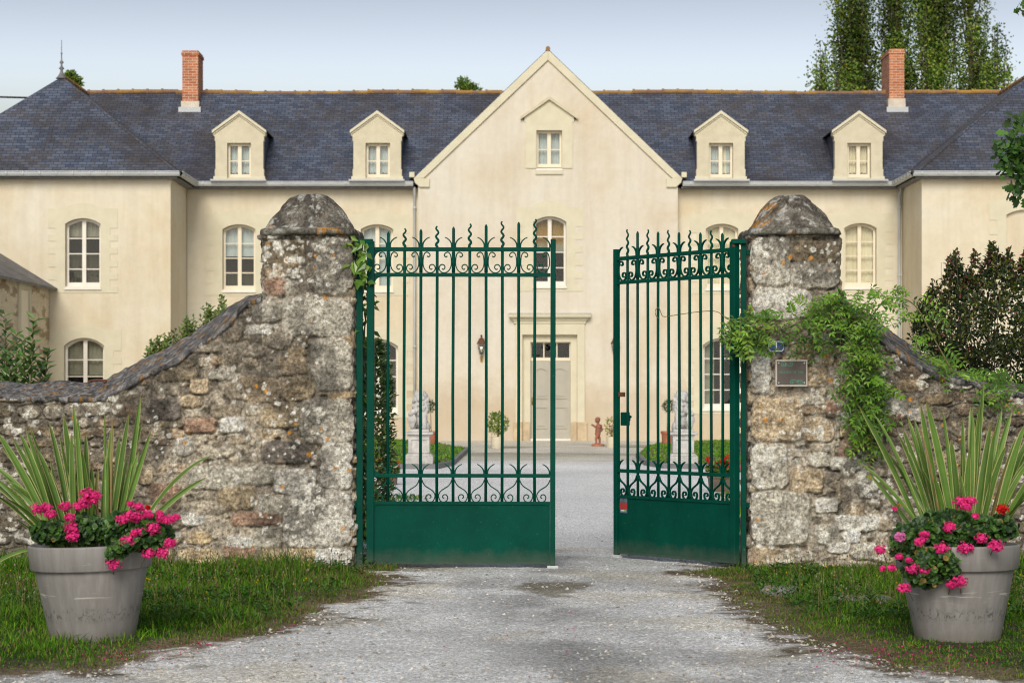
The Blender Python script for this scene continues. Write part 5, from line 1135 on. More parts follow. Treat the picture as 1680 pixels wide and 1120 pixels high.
def geranium(pot, label, heads, clumps, seed):
    rg = np.random.default_rng(seed); x0, y0 = pot; t = thing('geranium', label, 'geranium', (x0, y0, .45), 'pink geraniums')
    lf = MB(); th = np.linspace(0, 2 * np.pi, 10, endpoint=False)
    for (px, py, rx, rz, dy, n) in clumps:
        c = np.array(at(px, py, y0 + dy)); k = .003
        for i in range(n):
            v = unit(rg.normal(0, 1, 3)) * rg.random() ** .33; v[1] = -abs(v[1]) * .9 if rg.random() < .7 else v[1]; p = c + v * np.array((rx * k, .12, rz * k)); nm = unit(np.array((v[0] * .6, -.55 - rg.random() * .5, .55)) + rg.normal(0, .38, 3)); r = rg.uniform(.009, .020)
            a = unit(np.cross(nm, np.array((0, 0, 1.)) + rg.normal(0, .2, 3))); b = np.cross(nm, a); rr = r * (1 + .13 * np.cos(th * 5 + rg.random() * 6)); V = p + rr[:, None] * (np.cos(th)[:, None] * a + np.sin(th)[:, None] * b) + nm * (.22 * r * np.cos(2 * th + 1))[:, None]
            col = np.array([(.040, .110, .018), (.024, .070, .012), (.075, .165, .026), (.018, .050, .011)])[rg.integers(4)] * rg.uniform(.75, 1.2)
            if rg.random() < .03: col = np.array((.30, .20, .05))
            V = np.vstack([V, p - nm * r * .18]); lf.add(V, [[j, (j + 1) % 10, 10] for j in range(10)], np.vstack([np.repeat((col * 1.12)[None], 10, 0), col * .72]))
    lf.build('foliage', M['leaf'], t)
    stl = MB()
    for (px, py, r, kind) in heads:
        p = np.array(at(px, py, y0 - (rg.uniform(.30, .36) if py > 885 else rg.uniform(.25, .31) if py > 840 else rg.uniform(.16, .22)))); hb = MB(); n = int(40 + r * 4); R_ = r * .0031
        base_c = {'p': (.87, .045, .27), 'r': (.70, .012, .012), 'l': (.80, .20, .50)}[kind]
        v = rdir(rg, n); v[:, 1] = -np.abs(v[:, 1]) * .9 + .1; v = unit(v); P = p + v * R_ * rg.uniform(.45, .95, (n, 1)) * np.array((1.12, .8, .86)); D = unit(rg.normal(0, 1, (n, 3)) + v * .4); nm = unit(v + rg.normal(0, .35, (n, 3)))
        sz = rg.uniform(.008, .0125, n); petals(hb, P, nm, sz * .62, np.array(base_c) * rg.uniform(.70, 1.15, (n, 1)), rg)
        hb.ball(tuple(p), R_ * .55, 6, np.array(base_c) * .55); hb.build('flower_head', M['petal'], t)
        q = p + np.array((rg.normal(0, .01) + (x0 - p[0]) * .12, .09, -.07)); stl.tube([tuple(q), tuple((p + q) / 2 + np.array((0, 0, .012))), tuple(p)], .0022, 5)
    stl.build('stem', M['stem'], t); return t
geranium((xl, yl), 'bright pink geranium spilling over the rim of the left planter',
    [(143, 810, 13, 'p'), (137, 824, 12, 'p'), (128, 830, 9, 'p'), (159, 812, 8, 'p'), (152, 820, 9, 'p'), (62, 834, 12, 'p'), (76, 832, 10, 'p'), (83, 843, 9, 'p'), (107, 830, 10, 'p'), (114, 848, 9, 'p'), (117, 865, 13, 'p'), (119, 880, 11, 'p'), (200, 851, 10, 'p'), (215, 845, 11, 'p'),
     (228, 832, 9, 'p'), (226, 849, 10, 'p'), (243, 843, 9, 'p'), (231, 872, 9, 'p'), (220, 874, 6, 'p'), (252, 866, 13, 'p'), (208, 888, 12, 'p'), (243, 908, 10, 'p'), (267, 906, 12, 'p'), (279, 890, 9, 'p'), (277, 852, 9, 'p'), (289, 848, 6, 'p'), (266, 850, 9, 'p'), (187, 924, 14, 'p'), (214, 826, 5, 'p'), (242, 832, 4, 'r'), (262, 842, 6, 'p')],
    [(85, 872, 36, 18, -.12, 330), (140, 868, 42, 24, -.12, 420), (205, 868, 42, 30, -.16, 480), (250, 875, 34, 34, -.18, 400), (190, 905, 18, 14, -.26, 90), (215, 890, 22, 14, -.24, 110)], 15)
geranium((xr, yr), 'bright pink geranium tumbling down the left side of the right planter',
    [(1576, 824, 13, 'p'), (1592, 822, 10, 'p'), (1585, 830, 9, 'p'), (1558, 864, 11, 'p'), (1645, 835, 11, 'r'), (1610, 882, 11, 'p'), (1634, 895, 13, 'p'), (1584, 898, 13, 'p'), (1546, 898, 13, 'p'), (1477, 880, 10, 'l'), (1517, 877, 8, 'p'), (1508, 888, 8, 'p'), (1444, 901, 9, 'p'), (1475, 912, 6, 'p'), (1491, 918, 5, 'p'), (1497, 932, 11, 'p'),
     (1518, 936, 9, 'p'), (1575, 953, 12, 'p'), (1561, 958, 9, 'p'), (1483, 964, 10, 'p'), (1448, 932, 5, 'p'), (1463, 931, 6, 'p'), (1600, 846, 5, 'p'), (1519, 922, 5, 'p'), (1468, 834, 3, 'p')],
    [(1485, 890, 26, 30, -.14, 250), (1530, 880, 42, 40, -.15, 600), (1590, 868, 46, 26, -.12, 420), (1640, 866, 30, 22, -.10, 220), (1515, 930, 34, 34, -.24, 400), (1550, 925, 26, 26, -.26, 200), (1560, 850, 40, 14, -.06, 160)], 16)
# fallen petals
rg = np.random.default_rng(77); pts = []
for (px, py, sx, sy, n) in ((200, 1075, 120, 9, 90), (330, 1062, 60, 8, 45), (1480, 1078, 110, 12, 170), (1590, 1095, 70, 9, 40), (1400, 1070, 60, 14, 40), (900, 1030, 330, 45, 26), (470, 1035, 40, 10, 8)):
    for i in range(n): pts.append(gp(px + rg.normal(0, sx * .6), min(1118, py + rg.normal(0, sy * .7))))
pts = np.array(pts); n = len(pts); P = np.c_[pts, ground_z(pts[:, 0], pts[:, 1]) + .012]; D = rdir(rg, n); D[:, 2] *= .2
tag(leaves(MB(), P, D, np.tile((0, 0, 1.), (n, 1)) + rg.normal(0, .4, (n, 3)), rg.uniform(.009, .017, n), .010, np.array((.62, .05, .20)) * rg.uniform(.5, 1.1, (n, 1))).build('fallen_petals', M['petal'], None), 'pink petals fallen on the ground round the planters', 'petals', kind='stuff')

# ================================================================== STATUES AND COURTYARD POTS
def blob(name, mb, m, parent, vox=.012, smooth=4):
    o = mb.build(name, m, parent, smooth=True); r = o.modifiers.new('remesh', 'REMESH'); r.mode = 'VOXEL'; r.voxel_size = vox; r.use_smooth_shade = True
    s = o.modifiers.new('smooth', 'SMOOTH'); s.iterations = smooth; return o
def lion(px, py, sgn, lab_l, lab_p):
    x, y = gp(px, py); k = .0101                              # metres per frame pixel at this distance
    p = thing('pedestal', lab_p, 'pedestal', (x, y, 0), 'lion pedestals'); w_ = .235
    MB().box(x - w_, x + w_, y - w_, y + w_, -.01, .20).prism([(x - w_, .2005), (x + w_, .2005), (x + w_ - .045, .245), (x - w_ + .045, .245)], y - w_ + .02, y + w_ - .02).build('base', M['statue'], p, bevel=.012)
    fc = MB().box(x - .175, x + .175, y - .175, y + .175, .2455, .53)
    fc.prism([(x - .175, .25), (x + .175, .25), (x + .175, .53), (x - .175, .53)], y - .195, y - .1755, [[(x - .125, .29), (x + .125, .29), (x + .125, .47), (x - .125, .47)]]); fc.build('die', M['statue'], p, bevel=.006)
    MB().box(x - .195, x + .195, y - .215, y + .195, .5305, .555).box(x - .235, x + .235, y - .245, y + .235, .5555, .60).build('cap', M['statue'], p, bevel=.012)
    t = thing('lion_statue', lab_l, 'statue', (x, y, .6), 'lion statues'); z0 = .6; q = lambda a: x + sgn * a
    MB().box(x - .17, x + .17, y - .19, y + .2, z0, z0 + .05).build('plinth', M['statue'], t, bevel=.01)
    b = MB(); B = lambda cx, cy, cz, rx, ry, rz: b.ball((q(cx), y + cy, z0 + cz), (rx, ry, rz), 14)
    B(.02, .07, .22, .115, .13, .17); B(.02, .12, .13, .135, .12, .10)                                   # trunk and haunches
    B(.03, -.02, .36, .105, .10, .13); B(.03, .0, .47, .12, .115, .13); B(.02, -.02, .56, .115, .10, .11)  # chest and mane
    B(.005, -.10, .565, .062, .07, .075); B(-.005, -.155, .54, .036, .045, .034)                          # face and muzzle
    B(-.075, -.06, .61, .022, .022, .024); B(.085, -.06, .61, .022, .022, .024); B(.005, -.04, .615, .10, .10, .075)                          # ears and crown
    rg = np.random.default_rng(3)
    for i in range(80):                                                                                     # curls of the mane
        a, h = rg.uniform(-3.6, .6), rg.uniform(.33, .67); rr = .126 - .05 * max(0, h - .56) / .1
        B(.022 + rr * math.cos(a), -.005 + rr * .95 * math.sin(a), h, .024, .024, .032)
    b.tube([(q(.085), y - .06, z0 + .34), (q(.085), y - .11, z0 + .2), (q(.09), y - .115, z0 + .07)], [.058, .044, .040], 12); B(.088, -.145, .075, .05, .065, .035)   # straight foreleg
    b.tube([(q(-.045), y - .05, z0 + .36), (q(-.10), y - .13, z0 + .335), (q(-.135), y - .155, z0 + .30)], [.056, .044, .036], 12); B(-.135, -.165, .30, .05, .045, .036)   # raised paw
    B(.13, .02, .10, .05, .12, .07); B(-.095, .03, .10, .05, .12, .07); B(.135, -.09, .068, .045, .06, .03); B(-.10, -.075, .068, .045, .06, .03)                # hind legs
    b.tube([(q(.06), y + .2, z0 + .09), (q(.15), y + .16, z0 + .08), (q(.165), y + .05, z0 + .07)], [.022, .02, .026], 8)
    blob('body', b, M['statue'], t, .0085, 1)
    s_ = MB(); S_ = lambda cx, cy, cz, rx, ry, rz: s_.ball((q(cx), y + cy, z0 + cz), (rx, ry, rz), 16)
    S_(-.115, -.155, .205, .078, .03, .088); S_(-.115, -.15, .13, .050, .028, .075); S_(-.115, -.175, .205, .05, .02, .058); S_(-.115, -.15, .27, .06, .026, .03)
    blob('shield', s_, M['statue'], t, .009, 2)
lion(688, 767.5, 1, 'white stone seated lion with a shield, on the pedestal behind the closed gate leaf', 'white stone panelled pedestal carrying the left lion')
lion(1120, 767.5, -1, 'white stone seated lion with a shield, on the pedestal behind the open gate leaf', 'white stone panelled pedestal carrying the right lion')
# cherub
x, y = gp(981, 731.5); y = min(y, 53.0); k = y / F / 7.465
ch = thing('cherub_statue', 'terracotta statue of a small winged child standing right of the front door', 'statue', (x, y, 0))
qq = lambda a: x + (a - 160) * k; hh = lambda a: (838 - a) * k
MB().lathe([(80 * k, 0), (82 * k, .01), (78 * k, .045), (60 * k, .055)], 24, (x, y, 0)).build('base', M['terracotta'], ch, smooth=True)
b = MB(); B = lambda a, c, rx, rz, dy=0, ry=None: b.ball((qq(a), y + dy, hh(c)), (rx * k, (ry or rx) * k, rz * k), 14)
B(156, 522, 31, 36); B(143, 530, 20, 22, -.004); B(127, 532, 6, 6); B(136, 545, 10, 8); B(158, 508, 34, 28)     # head, face, nose, chin, hair
b.tube([(qq(160), y, hh(555)), (qq(162), y, hh(572))], [16 * k, 20 * k], 10)
B(166, 605, 38, 42); B(160, 650, 36, 36); B(158, 685, 38, 32)
for dy, s0, e0, h0 in ((-.045, (150, 582), (124, 606), (94, 584)), (.045, (158, 584), (130, 600), (100, 578))):
    b.tube([(qq(s0[0]), y + dy, hh(s0[1])), (qq(e0[0]), y + dy * 1.3, hh(e0[1])), (qq(h0[0]), y + dy * .4, hh(h0[1]))], [15 * k, 12 * k, 9 * k], 10); b.ball((qq(h0[0] - 6), y + dy * .3, hh(h0[1] - 2)), (11 * k, 8 * k, 9 * k), 10)
    for j in range(4): b.tube([(qq(h0[0] - 10), y + dy * .3, hh(h0[1] + 4 - j * 4)), (qq(h0[0] - 20), y + dy * .2, hh(h0[1] + 2 - j * 5))], [3.2 * k, 2.6 * k], 6)
for dy, kx, ft in ((-.035, 134, 134), (.03, 178, 172)):
    b.tube([(qq(158), y + dy * .8, hh(700)), (qq(kx + 2), y + dy, hh(748)), (qq(kx + 6), y + dy, hh(800))], [25 * k, 17 * k, 12 * k], 12); b.ball((qq(ft), y + dy - .01, hh(806)), (20 * k, 11 * k, 9 * k), 12)
blob('body', b, M['terracotta_statue'], ch, .008, 2)
wg = MB()
for dy in (.03, -.02): wg.tube([(qq(180), y + .02 + dy, hh(575)), (qq(204), y + .05 + dy, hh(590)), (qq(214), y + .05 + dy, hh(630)), (qq(196), y + .03 + dy, hh(672))], [9 * k, 16 * k, 17 * k, 4 * k], 10)
blob('wings', wg, M['terracotta_statue'], ch, .009, 1)

def bush_leaves(mb, c, r, n, L, Wd, cols, rg, up=.3, shell=.45):
    v = unit(rg.normal(0, 1, (n, 3))); q = (shell + (1 - shell) * rg.random(n) ** .6)[:, None]; P = np.array(c) + v * q * np.array(r); D = unit(v * .7 + rdir(rg, n) * .9 + np.array((0, 0, up))); return leaves(mb, P, D, unit(v + rdir(rg, n) * .6), L * rg.uniform(.7, 1.25, n), Wd * rg.uniform(.8, 1.2, n), tint(rg, n, cols))
def pot(x, y, r0, r1, h, m, name, label, rim=True):
    t = thing(name, label, 'pot', (x, y, 0)); prof = [(r0 * .98, 0), (r0, .01), (r1 * .95, h * .84)]
    MB().lathe(prof + [(r1 * .95, h * .98), (r1 * .85, h * .97)], 28, (x, y, 0)).build('body', M[m], t, smooth=True)
    MB().lathe([(r1 * .96, h * .83), (r1 * 1.06, h * .83), (r1 * 1.08, h), (r1 * .9, h), (r1 * .88, h * .9)] if rim else [(r1 * .96, h * .94), (r1, h * .95), (r1, h), (r1 * .88, h), (r1 * .86, h * .92)], 28, (x, y, 0)).build('rim', M[m], t)
    MB().lathe([(.02, h * .9), (r1 * .9, h * .9)], 20, (x, y, 0)).build('soil', M['soil'], t); return t
GRN = [(.10, .21, .03), (.07, .16, .025), (.14, .25, .04)]
def potted(x, y, h0, crown, n, L, cols, name, label, cat, stems, seed):
    rg = np.random.default_rng(seed); t = thing(name, label, cat, (x, y, h0)); st = MB()
    for i in range(stems): a = rg.uniform(0, 6.28); st.tube([(x + .02 * math.cos(a), y + .02 * math.sin(a), h0 - .02), (x + crown[0][0] + .3 * crown[1][0] * math.cos(a), y + .3 * crown[1][1] * math.sin(a), crown[0][2] + .2 * crown[1][2])], [.010, .005], 5)
    st.build('stem', M['bark'], t); lf = MB(); bush_leaves(lf, (x + crown[0][0], y + crown[0][1], crown[0][2]), crown[1], n, L, L * .55, cols, rg); lf.build('foliage', M['leaf'], t)
x, y = gp(816, 735.5); pot(x, y, .135, .155, .27, 'pot_cream', 'flower_pot', 'cream glazed pot on the gravel left of the front door', False); potted(x, y, .25, ((0, 0, .57), (.23, .2, .27)), 420, .075, [(.17, .27, .035), (.11, .21, .03), (.25, .31, .04)], 'potted_shrub', 'leafy light green shrub in the cream pot left of the front door', 'potted plant', 4, 41)
x, y = gp(1004, 734.5); pot(x, y, .12, .13, .26, 'pot_cream', 'flower_pot', 'pale yellow cylindrical pot just right of the terracotta child', False); potted(x, y, .24, ((-.02, 0, .47), (.14, .12, .24)), 120, .07, [(.42, .36, .05), (.30, .30, .05), (.35, .25, .05)], 'potted_shrub', 'sparse yellowing shrub in the pale pot right of the terracotta child', 'potted plant', 4, 42)
x, y = PX(1095, 50.5), 50.5; pot(x, y, .12, .15, .36, 'terracotta', 'flower_pot', 'tall terracotta pot behind the right lion pedestal'); potted(x, y, .33, ((.03, 0, .95), (.15, .15, .15)), 420, .045, [(.05, .11, .025), (.035, .08, .02), (.07, .14, .03)], 'topiary', 'clipped ball topiary on a bare stem beside the right lion', 'potted plant', 1, 43)
x, y = PX(706.5, 50.5), 50.5; pot(x, y, .12, .15, .36, 'terracotta', 'flower_pot', 'tall terracotta pot behind the left lion pedestal'); potted(x, y, .33, ((-.04, 0, .95), (.15, .15, .15)), 420, .045, [(.05, .11, .025), (.035, .08, .02), (.07, .14, .03)], 'topiary', 'clipped ball topiary peeping out behind the left lion', 'potted plant', 1, 44)
def red_trough(x, y, w_, h, label, label2, seed, nh):
    t = thing('flower_trough', label, 'trough', (x, y, 0)); MB().prism([(x - w_ * .46, 0), (x + w_ * .46, 0), (x + w_ * .5, h), (x - w_ * .5, h)], y - .12, y + .12).build('box', M['pot_brown'], t, bevel=.01)
    MB().box(x - w_ * .5 - .01, x + w_ * .5 + .01, y - .13, y + .13, h + .001, h + .025).build('rim', M['pot_brown'], t)
    rg = np.random.default_rng(seed); g = thing('red_geranium', label2, 'geranium', (x, y, h)); lf = MB(); bush_leaves(lf, (x, y - .02, h + .10), (w_ * .58, .17, .11), 420, .05, .05, [(.06, .13, .025), (.09, .17, .03), (.16, .19, .04)], rg); lf.build('foliage', M['leaf'], g)
    for i in range(nh):
        p = np.array((x + rg.uniform(-.6, .6) * w_, y - rg.uniform(.05, .19), h + rg.uniform(.08, .28))); n = 30; v = rdir(rg, n); hb = MB(); leaves(hb, p + v * .028, rdir(rg, n), v, .022, .02, np.array((.72, .018, .018)) * rg.uniform(.6, 1.1, (n, 1))); hb.build('flower_head', M['petal'], g)
x, y = gp(1186, 806); red_trough(x, y, .36, .17, 'brown trough on the gravel behind the open gate leaf', 'red geranium filling the brown trough behind the open gate leaf', 51, 16)
x, y = gp(648, 795); red_trough(x - .10, y, .26, .10, 'small brown trough on the gravel beside the laurel hedge', 'red geranium in the small trough beside the laurel column', 52, 7)

# ================================================================== SHRUBS, VINES, TREES
def in_poly(poly, n, rg):
    P = np.array(poly, float); out = np.zeros((0, 2))
    while len(out) < n:
        q = np.c_[rg.uniform(P[:, 0].min(), P[:, 0].max(), n * 2), rg.uniform(P[:, 1].min(), P[:, 1].max(), n * 2)]; out = np.vstack([out, q[poly_sd(q, P) < 0]])
    return out[:n]
def to_w(q, Y): Y = np.broadcast_to(Y, (len(q),)); return np.c_[(q[:, 0] - 840) / F * Y, Y, CZ + (HZ - q[:, 1]) / F * Y]
def pinnate(lf, st, p, d, L, k, l, rg, cols):
    """one compound leaf: a drooping midrib with paired leaflets"""
    q = np.linspace(.12, 1, k)[:, None]; d = unit(d); drop = np.array((0, 0, -1.)); path = p + d * L * q + drop * L * .35 * q * q; T = unit(d + drop * .7 * q)
    side = unit(np.cross(T, np.array((0, -.85, .5)) + rg.normal(0, .25, 3))); col = tint(rg, 1, cols, .22)[0]; nm = np.tile(unit(np.array((0, -.7, .7)) + rg.normal(0, .3, 3)), (k, 1))
    for s in (-1, 1):
        D = unit(T * .55 + side * s + rg.normal(0, .14, (k, 3))); leaves(lf, path, D, nm, l * (1 - .35 * np.abs(q[:, 0] - .45)), l * .40, col * rg.uniform(.85, 1.15, (k, 1)), .15)
    leaves(lf, path[-1:], T[-1:], nm[:1], l, l * .4, col[None], .15)
    st.tube([tuple(p), tuple(path[k // 2]), tuple(path[-1])], .0016, 3, cap=False)
rg = np.random.default_rng(61); WG = [(.135, .29, .020), (.09, .215, .016), (.20, .36, .035), (.055, .135, .014)]
ws = thing('wisteria', 'bright green climbing wisteria hanging in a curtain on the right pillar and wall', 'climbing plant', (X(1425), GY, 0))
lf, st = MB(), MB()
WREG = [([(1200, 530), (1238, 508), (1262, 520), (1300, 515), (1330, 492), (1385, 478), (1388, 530), (1330, 540), (1290, 543), (1252, 543), (1240, 560), (1222, 560)], 70, (14.62, 14.84)),
        ([(1330, 490), (1385, 474), (1425, 468), (1456, 474), (1454, 505), (1438, 535), (1436, 600), (1428, 640), (1400, 632), (1390, 560), (1350, 535)], 118, (14.55, 14.83)),
        ([(1396, 560), (1438, 560), (1434, 640), (1402, 640)], 50, (14.58, 14.82)), ([(1385, 625), (1448, 625), (1442, 680), (1412, 690), (1398, 665)], 60, (14.62, 14.83)), ([(1416, 680), (1440, 680), (1434, 745), (1424, 745)], 22, (14.7, 14.84)),
        ([(1452, 468), (1500, 462), (1530, 498), (1545, 545), (1560, 600), (1520, 590), (1490, 545), (1470, 510)], 24, (14.75, 15.3)), ([(1300, 550), (1330, 545), (1325, 560), (1296, 566)], 6, (14.72, 14.8)), ([(1236, 520), (1215, 510), (1196, 526), (1210, 560), (1228, 575), (1240, 560)], 40, (14.66, 14.85)),
        ([(1516, 588), (1580, 598), (1680, 612), (1680, 648), (1640, 650), (1600, 630), (1545, 612)], 60, (14.9, 15.4)), ([(1600, 640), (1650, 645), (1640, 668), (1608, 664)], 14, (14.75, 14.85))]
for poly, n, (ya, yb) in WREG:
    q = in_poly(poly, n, rg)
    q = q[~((np.abs(q[:, 0] - 1271) < 26) & (q[:, 1] > 532) & (q[:, 1] < 590))]; n = len(q)      # the number plate stays clear
    for p in to_w(q, rg.uniform(ya, yb, n)): pinnate(lf, st, p, np.array((rg.normal(0, 1), -.25 - .5 * rg.random(), rg.normal(-.25, .5))), rg.uniform(.09, .16), rg.integers(4, 7), rg.uniform(.036, .054), rg, WG)
lf.build('foliage', M['leaf'], ws); tag(st.build('leaf_stalks', M['stem'], ws), kind='stuff')
vs = MB()
def vine(pts, r, Y0=14.80): vs.tube(spline([at(a, b, Y0 if len(c) == 0 else c[0]) for a, b, *c in pts], 6), r, 6)
vine([(1432, 755), (1428, 690), (1428, 640), (1424, 590), (1418, 540), (1408, 510)], .0085); vine([(1408, 512), (1375, 494), (1345, 505), (1300, 535), (1250, 545), (1215, 520)], .006); vine([(1420, 560), (1430, 520), (1460, 490), (1500, 500), (1535, 560), (1560, 605)], .005); vine([(1395, 630), (1404, 660), (1425, 690)], .004)
vs.build('stem', M['stem'], ws)
td = MB(); tp = [(1205, 524, 14.85), (1190, 520, 15.0), (1175, 511, 15.12), (1150, 511, 15.3), (1120, 515, 15.4), (1100, 518, 15.5), (1088, 519, 15.55), (1084, 512, 15.55), (1081, 505, 15.55), (1077, 506, 15.55), (1075, 512, 15.55), (1077, 519, 15.55), (1081, 522, 15.55)]
td.tube(spline([at(*p) for p in tp], 6), .0028, 5); td.build('tendril', M['stem'], ws)
# leafy climber on the left post
cl = thing('climbing_vine', 'green leafy vine climbing between the left pillar and the left gate post', 'climbing plant', (X(588), GY + .2, 0)); lf = MB(); rg = np.random.default_rng(62)
for poly, n, (ya, yb), L, cols in (([(558, 388), (590, 386), (604, 398), (610, 440), (600, 470), (582, 470), (576, 430), (562, 400)], 46, (14.84, 14.95), .085, [(.14, .27, .035), (.19, .31, .05), (.10, .21, .03)]), ([(578, 440), (602, 440), (614, 500), (612, 545), (596, 560), (580, 560)], 75, (14.98, 15.3), .07, [(.11, .21, .03), (.06, .13, .022), (.15, .24, .04)]),
                                  ([(577, 540), (600, 540), (606, 700), (600, 870), (582, 890), (580, 700)], 420, (15.05, 15.5), .065, [(.045, .10, .02), (.07, .145, .025), (.03, .075, .016)])):
    q = in_poly(poly, n, rg); P = to_w(q, rg.uniform(ya, yb, n)); D = unit(np.c_[rg.normal(.1, .7, n), rg.normal(-.3, .4, n), rg.normal(-.75, .4, n)]); leaves(lf, P, D, unit(np.c_[rg.normal(0, .4, n), np.full(n, -1.), rg.normal(.4, .4, n)]), L * rg.uniform(.7, 1.25, n), L * .45, tint(rg, n, cols), .2)
lf.build('foliage', M['leaf_gloss'], cl); vs = MB(); vs.tube([at(588, 925, 15.2), at(586, 700, 15.15), at(589, 500, 15.1), at(584, 400, 14.96)], [.012, .01, .008, .004], 6); vs.tube([at(592, 925, 15.3), at(594, 720, 15.35), at(598, 540, 15.2), at(606, 470, 15.1)], [.01, .008, .006, .003], 6); vs.build('stem', M['bark'], cl)
# laurel column inside the gate
hx_, hy_ = PX(606, 20.0), 20.0; lc = thing('laurel_column', 'clipped dark glossy laurel standing just inside the gate behind the left post', 'shrub', (hx_, hy_, 0)); lf = MB(); rg = np.random.default_rng(63)
n = 3600; z = rg.uniform(.12, 1.72, n); a = rg.uniform(0, 6.28, n); rr = .215 * np.sqrt(np.clip(1 - ((z - .75) / 1.0) ** 4, .02, 1)) * (.55 + .5 * rg.random(n)) * (1 + .25 * (fbm(a * 1.2, z * 5, 3, 3) - .5)); P = np.c_[hx_ + rr * np.cos(a), hy_ + rr * np.sin(a), z]
D = unit(np.c_[np.cos(a), np.sin(a), np.full(n, .5)] + rg.normal(0, .6, (n, 3))); leaves(lf, P, D, unit(np.c_[np.cos(a), np.sin(a), np.full(n, .4)] + rg.normal(0, .4, (n, 3))), .062 * rg.uniform(.7, 1.2, n), .028, tint(rg, n, [(.05, .105, .022), (.03, .07, .018), (.11, .16, .03), (.02, .05, .014)], .3)); lf.build('foliage', M['leaf_gloss'], lc)
MB().tube([(hx_, hy_, -.02), (hx_, hy_, 1.3)], [.03, .012], 8).build('trunk', M['bark'], lc)
# upright laurel shrub behind the low left wall
sh = thing('laurel_shrub', 'upright shrub with long pointed leaves rising behind the low wall at the left edge', 'shrub', (PX(45, 16.2), 16.2, 0)); lf, st = MB(), MB(); rg = np.random.default_rng(64)
for (tx, ty, bx) in ((8, 515, 10), (26, 548, 24), (56, 523, 40), (40, 556, 34), (80, 577, 55), (68, 598, 52), (-6, 556, -4), (16, 580, 14), (50, 575, 46), (-20, 530, -10)):
    Y = 16.2 + rg.uniform(-.15, .2); a, b = np.array(at(bx, 720, Y)), np.array(at(tx, ty, Y)); q = np.linspace(0, 1, 30)[:, None]; path = a + (b - a) * q; st.tube([tuple(a), tuple((a + b) / 2 + np.array((.01, 0, 0))), tuple(b)], [.008, .006, .002], 5)
    n = 44; q = np.linspace(0, 1, 44)[:, None]; path = a + (b - a) * q; ang = np.arange(n) * 2.4; D = unit(np.c_[np.cos(ang), np.sin(ang), np.full(n, .75)] + rg.normal(0, .18, (n, 3))); leaves(lf, path, D, unit(np.c_[rg.normal(0, .3, n), np.full(n, -.5), np.ones(n)]), (.12 * (1.25 - .55 * q[:, 0])) * rg.uniform(.8, 1.2, n), .042, tint(rg, n, [(.075, .165, .03), (.05, .115, .022), (.10, .20, .04)], .25), .18, .4)
lf.build('foliage', M['leaf_gloss'], sh); st.build('stem', M['stem'], sh)
# small leaved shrub behind the left ramp
sh = thing('privet_shrub', 'light green small leaved shrub peeping over the sloping left coping', 'shrub', (PX(310, 16.0), 16.0, 0)); lf, st = MB(), MB(); rg = np.random.default_rng(65)
for i in range(110):
    f = rg.random(); tx, ty = 232 + 136 * f + rg.normal(0, 3), 588 - 92 * f ** .9 + rg.uniform(-12, 22) ; Y = 15.9 + rg.uniform(0, .3); b = np.array(at(tx, ty, Y)); a = b + np.array((rg.uniform(-.05, .2), rg.uniform(-.05, .05), -.30)); st.tube([tuple(a), tuple(b)], [.004, .0015], 4)
    n = 20; q = np.linspace(.15, 1, n)[:, None]; ang = np.arange(n) * 2.4; D = unit(np.c_[np.cos(ang), np.sin(ang), np.full(n, .8)] + rg.normal(0, .25, (n, 3))); leaves(lf, a + (b - a) * q, D, unit(np.c_[rg.normal(0, .3, n), np.full(n, -.6), np.ones(n)]), np.full(n, .046) * rg.uniform(.7, 1.2, n), .021, tint(rg, n, [(.13, .21, .04), (.18, .25, .05), (.09, .16, .03)], .25))
lf.build('foliage', M['leaf'], sh); st.build('stem', M['stem'], sh); 
stm = MB(); stm.tube([(PX(310, 16.0), 16.1, -.05), (PX(310, 16.0), 16.1, .9), (PX(330, 16), 16.1, 1.5)], [.03, .02, .008], 6); stm.build('trunk', M['bark'], sh)
# dark shrub behind the right wall
sh = thing('dark_shrub', 'dense dark green shrub with reddish tips behind the right wall', 'shrub', (PX(1610, 17.2), 17.2, 0)); lf, st = MB(), MB(); rg = np.random.default_rng(66)
OUTL = [(1492, 560), (1500, 520), (1522, 480), (1530, 458), (1545, 470), (1556, 424), (1570, 410), (1582, 452), (1600, 408), (1612, 440), (1627, 396), (1640, 420), (1655, 408), (1668, 440), (1690, 400), (1720, 420), (1760, 470), (1790, 560), (1780, 640), (1680, 640), (1590, 620), (1530, 600)]
n = 21000; q = in_poly(OUTL, n, rg); edge = -poly_sd(q, OUTL); dep = np.clip(edge / 70, .1, 1) * .75; Y = 17.2 + rg.uniform(-1, 1, n) * dep; P = to_w(q, Y); cl_ = fbm(q[:, 0] * .06, q[:, 1] * .06 + Y, 3, 4); kk = rg.random(n) < .28 + 1.3 * sstep(.35, .6, cl_); P, q, edge = P[kk], q[kk], edge[kk]; n = len(P)
col = tint(rg, n, [(.024, .046, .011), (.040, .068, .015), (.015, .029, .009), (.12, .14, .018)], .3); rd = rg.random(n) < .03 + .20 * np.exp(-edge / 14) * (q[:, 1] < 500); col[rd] = np.array((.20, .055, .045)) * rg.uniform(.6, 1.2, (rd.sum(), 1))
leaves(lf, P, rdir(rg, n, .5), unit(rdir(rg, n) + np.array((0, -.5, .6))), .042 * rg.uniform(.6, 1.3, n), .022, col)
for i in range(26):
    tp_ = OUTL[rg.integers(1, 18)]; b = np.array(at(tp_[0] + rg.normal(0, 5), tp_[1] + 6, 17.2 + rg.uniform(-.2, .2))); a = np.array((PX(1615 + rg.normal(0, 16), 17.2), 17.2, .25)); m_ = a * .45 + b * .55 + np.array((rg.normal(0, .05), rg.normal(0, .1), -.05)); st.tube([tuple(a), tuple(m_), tuple(b)], [.008, .005, .0015], 5)
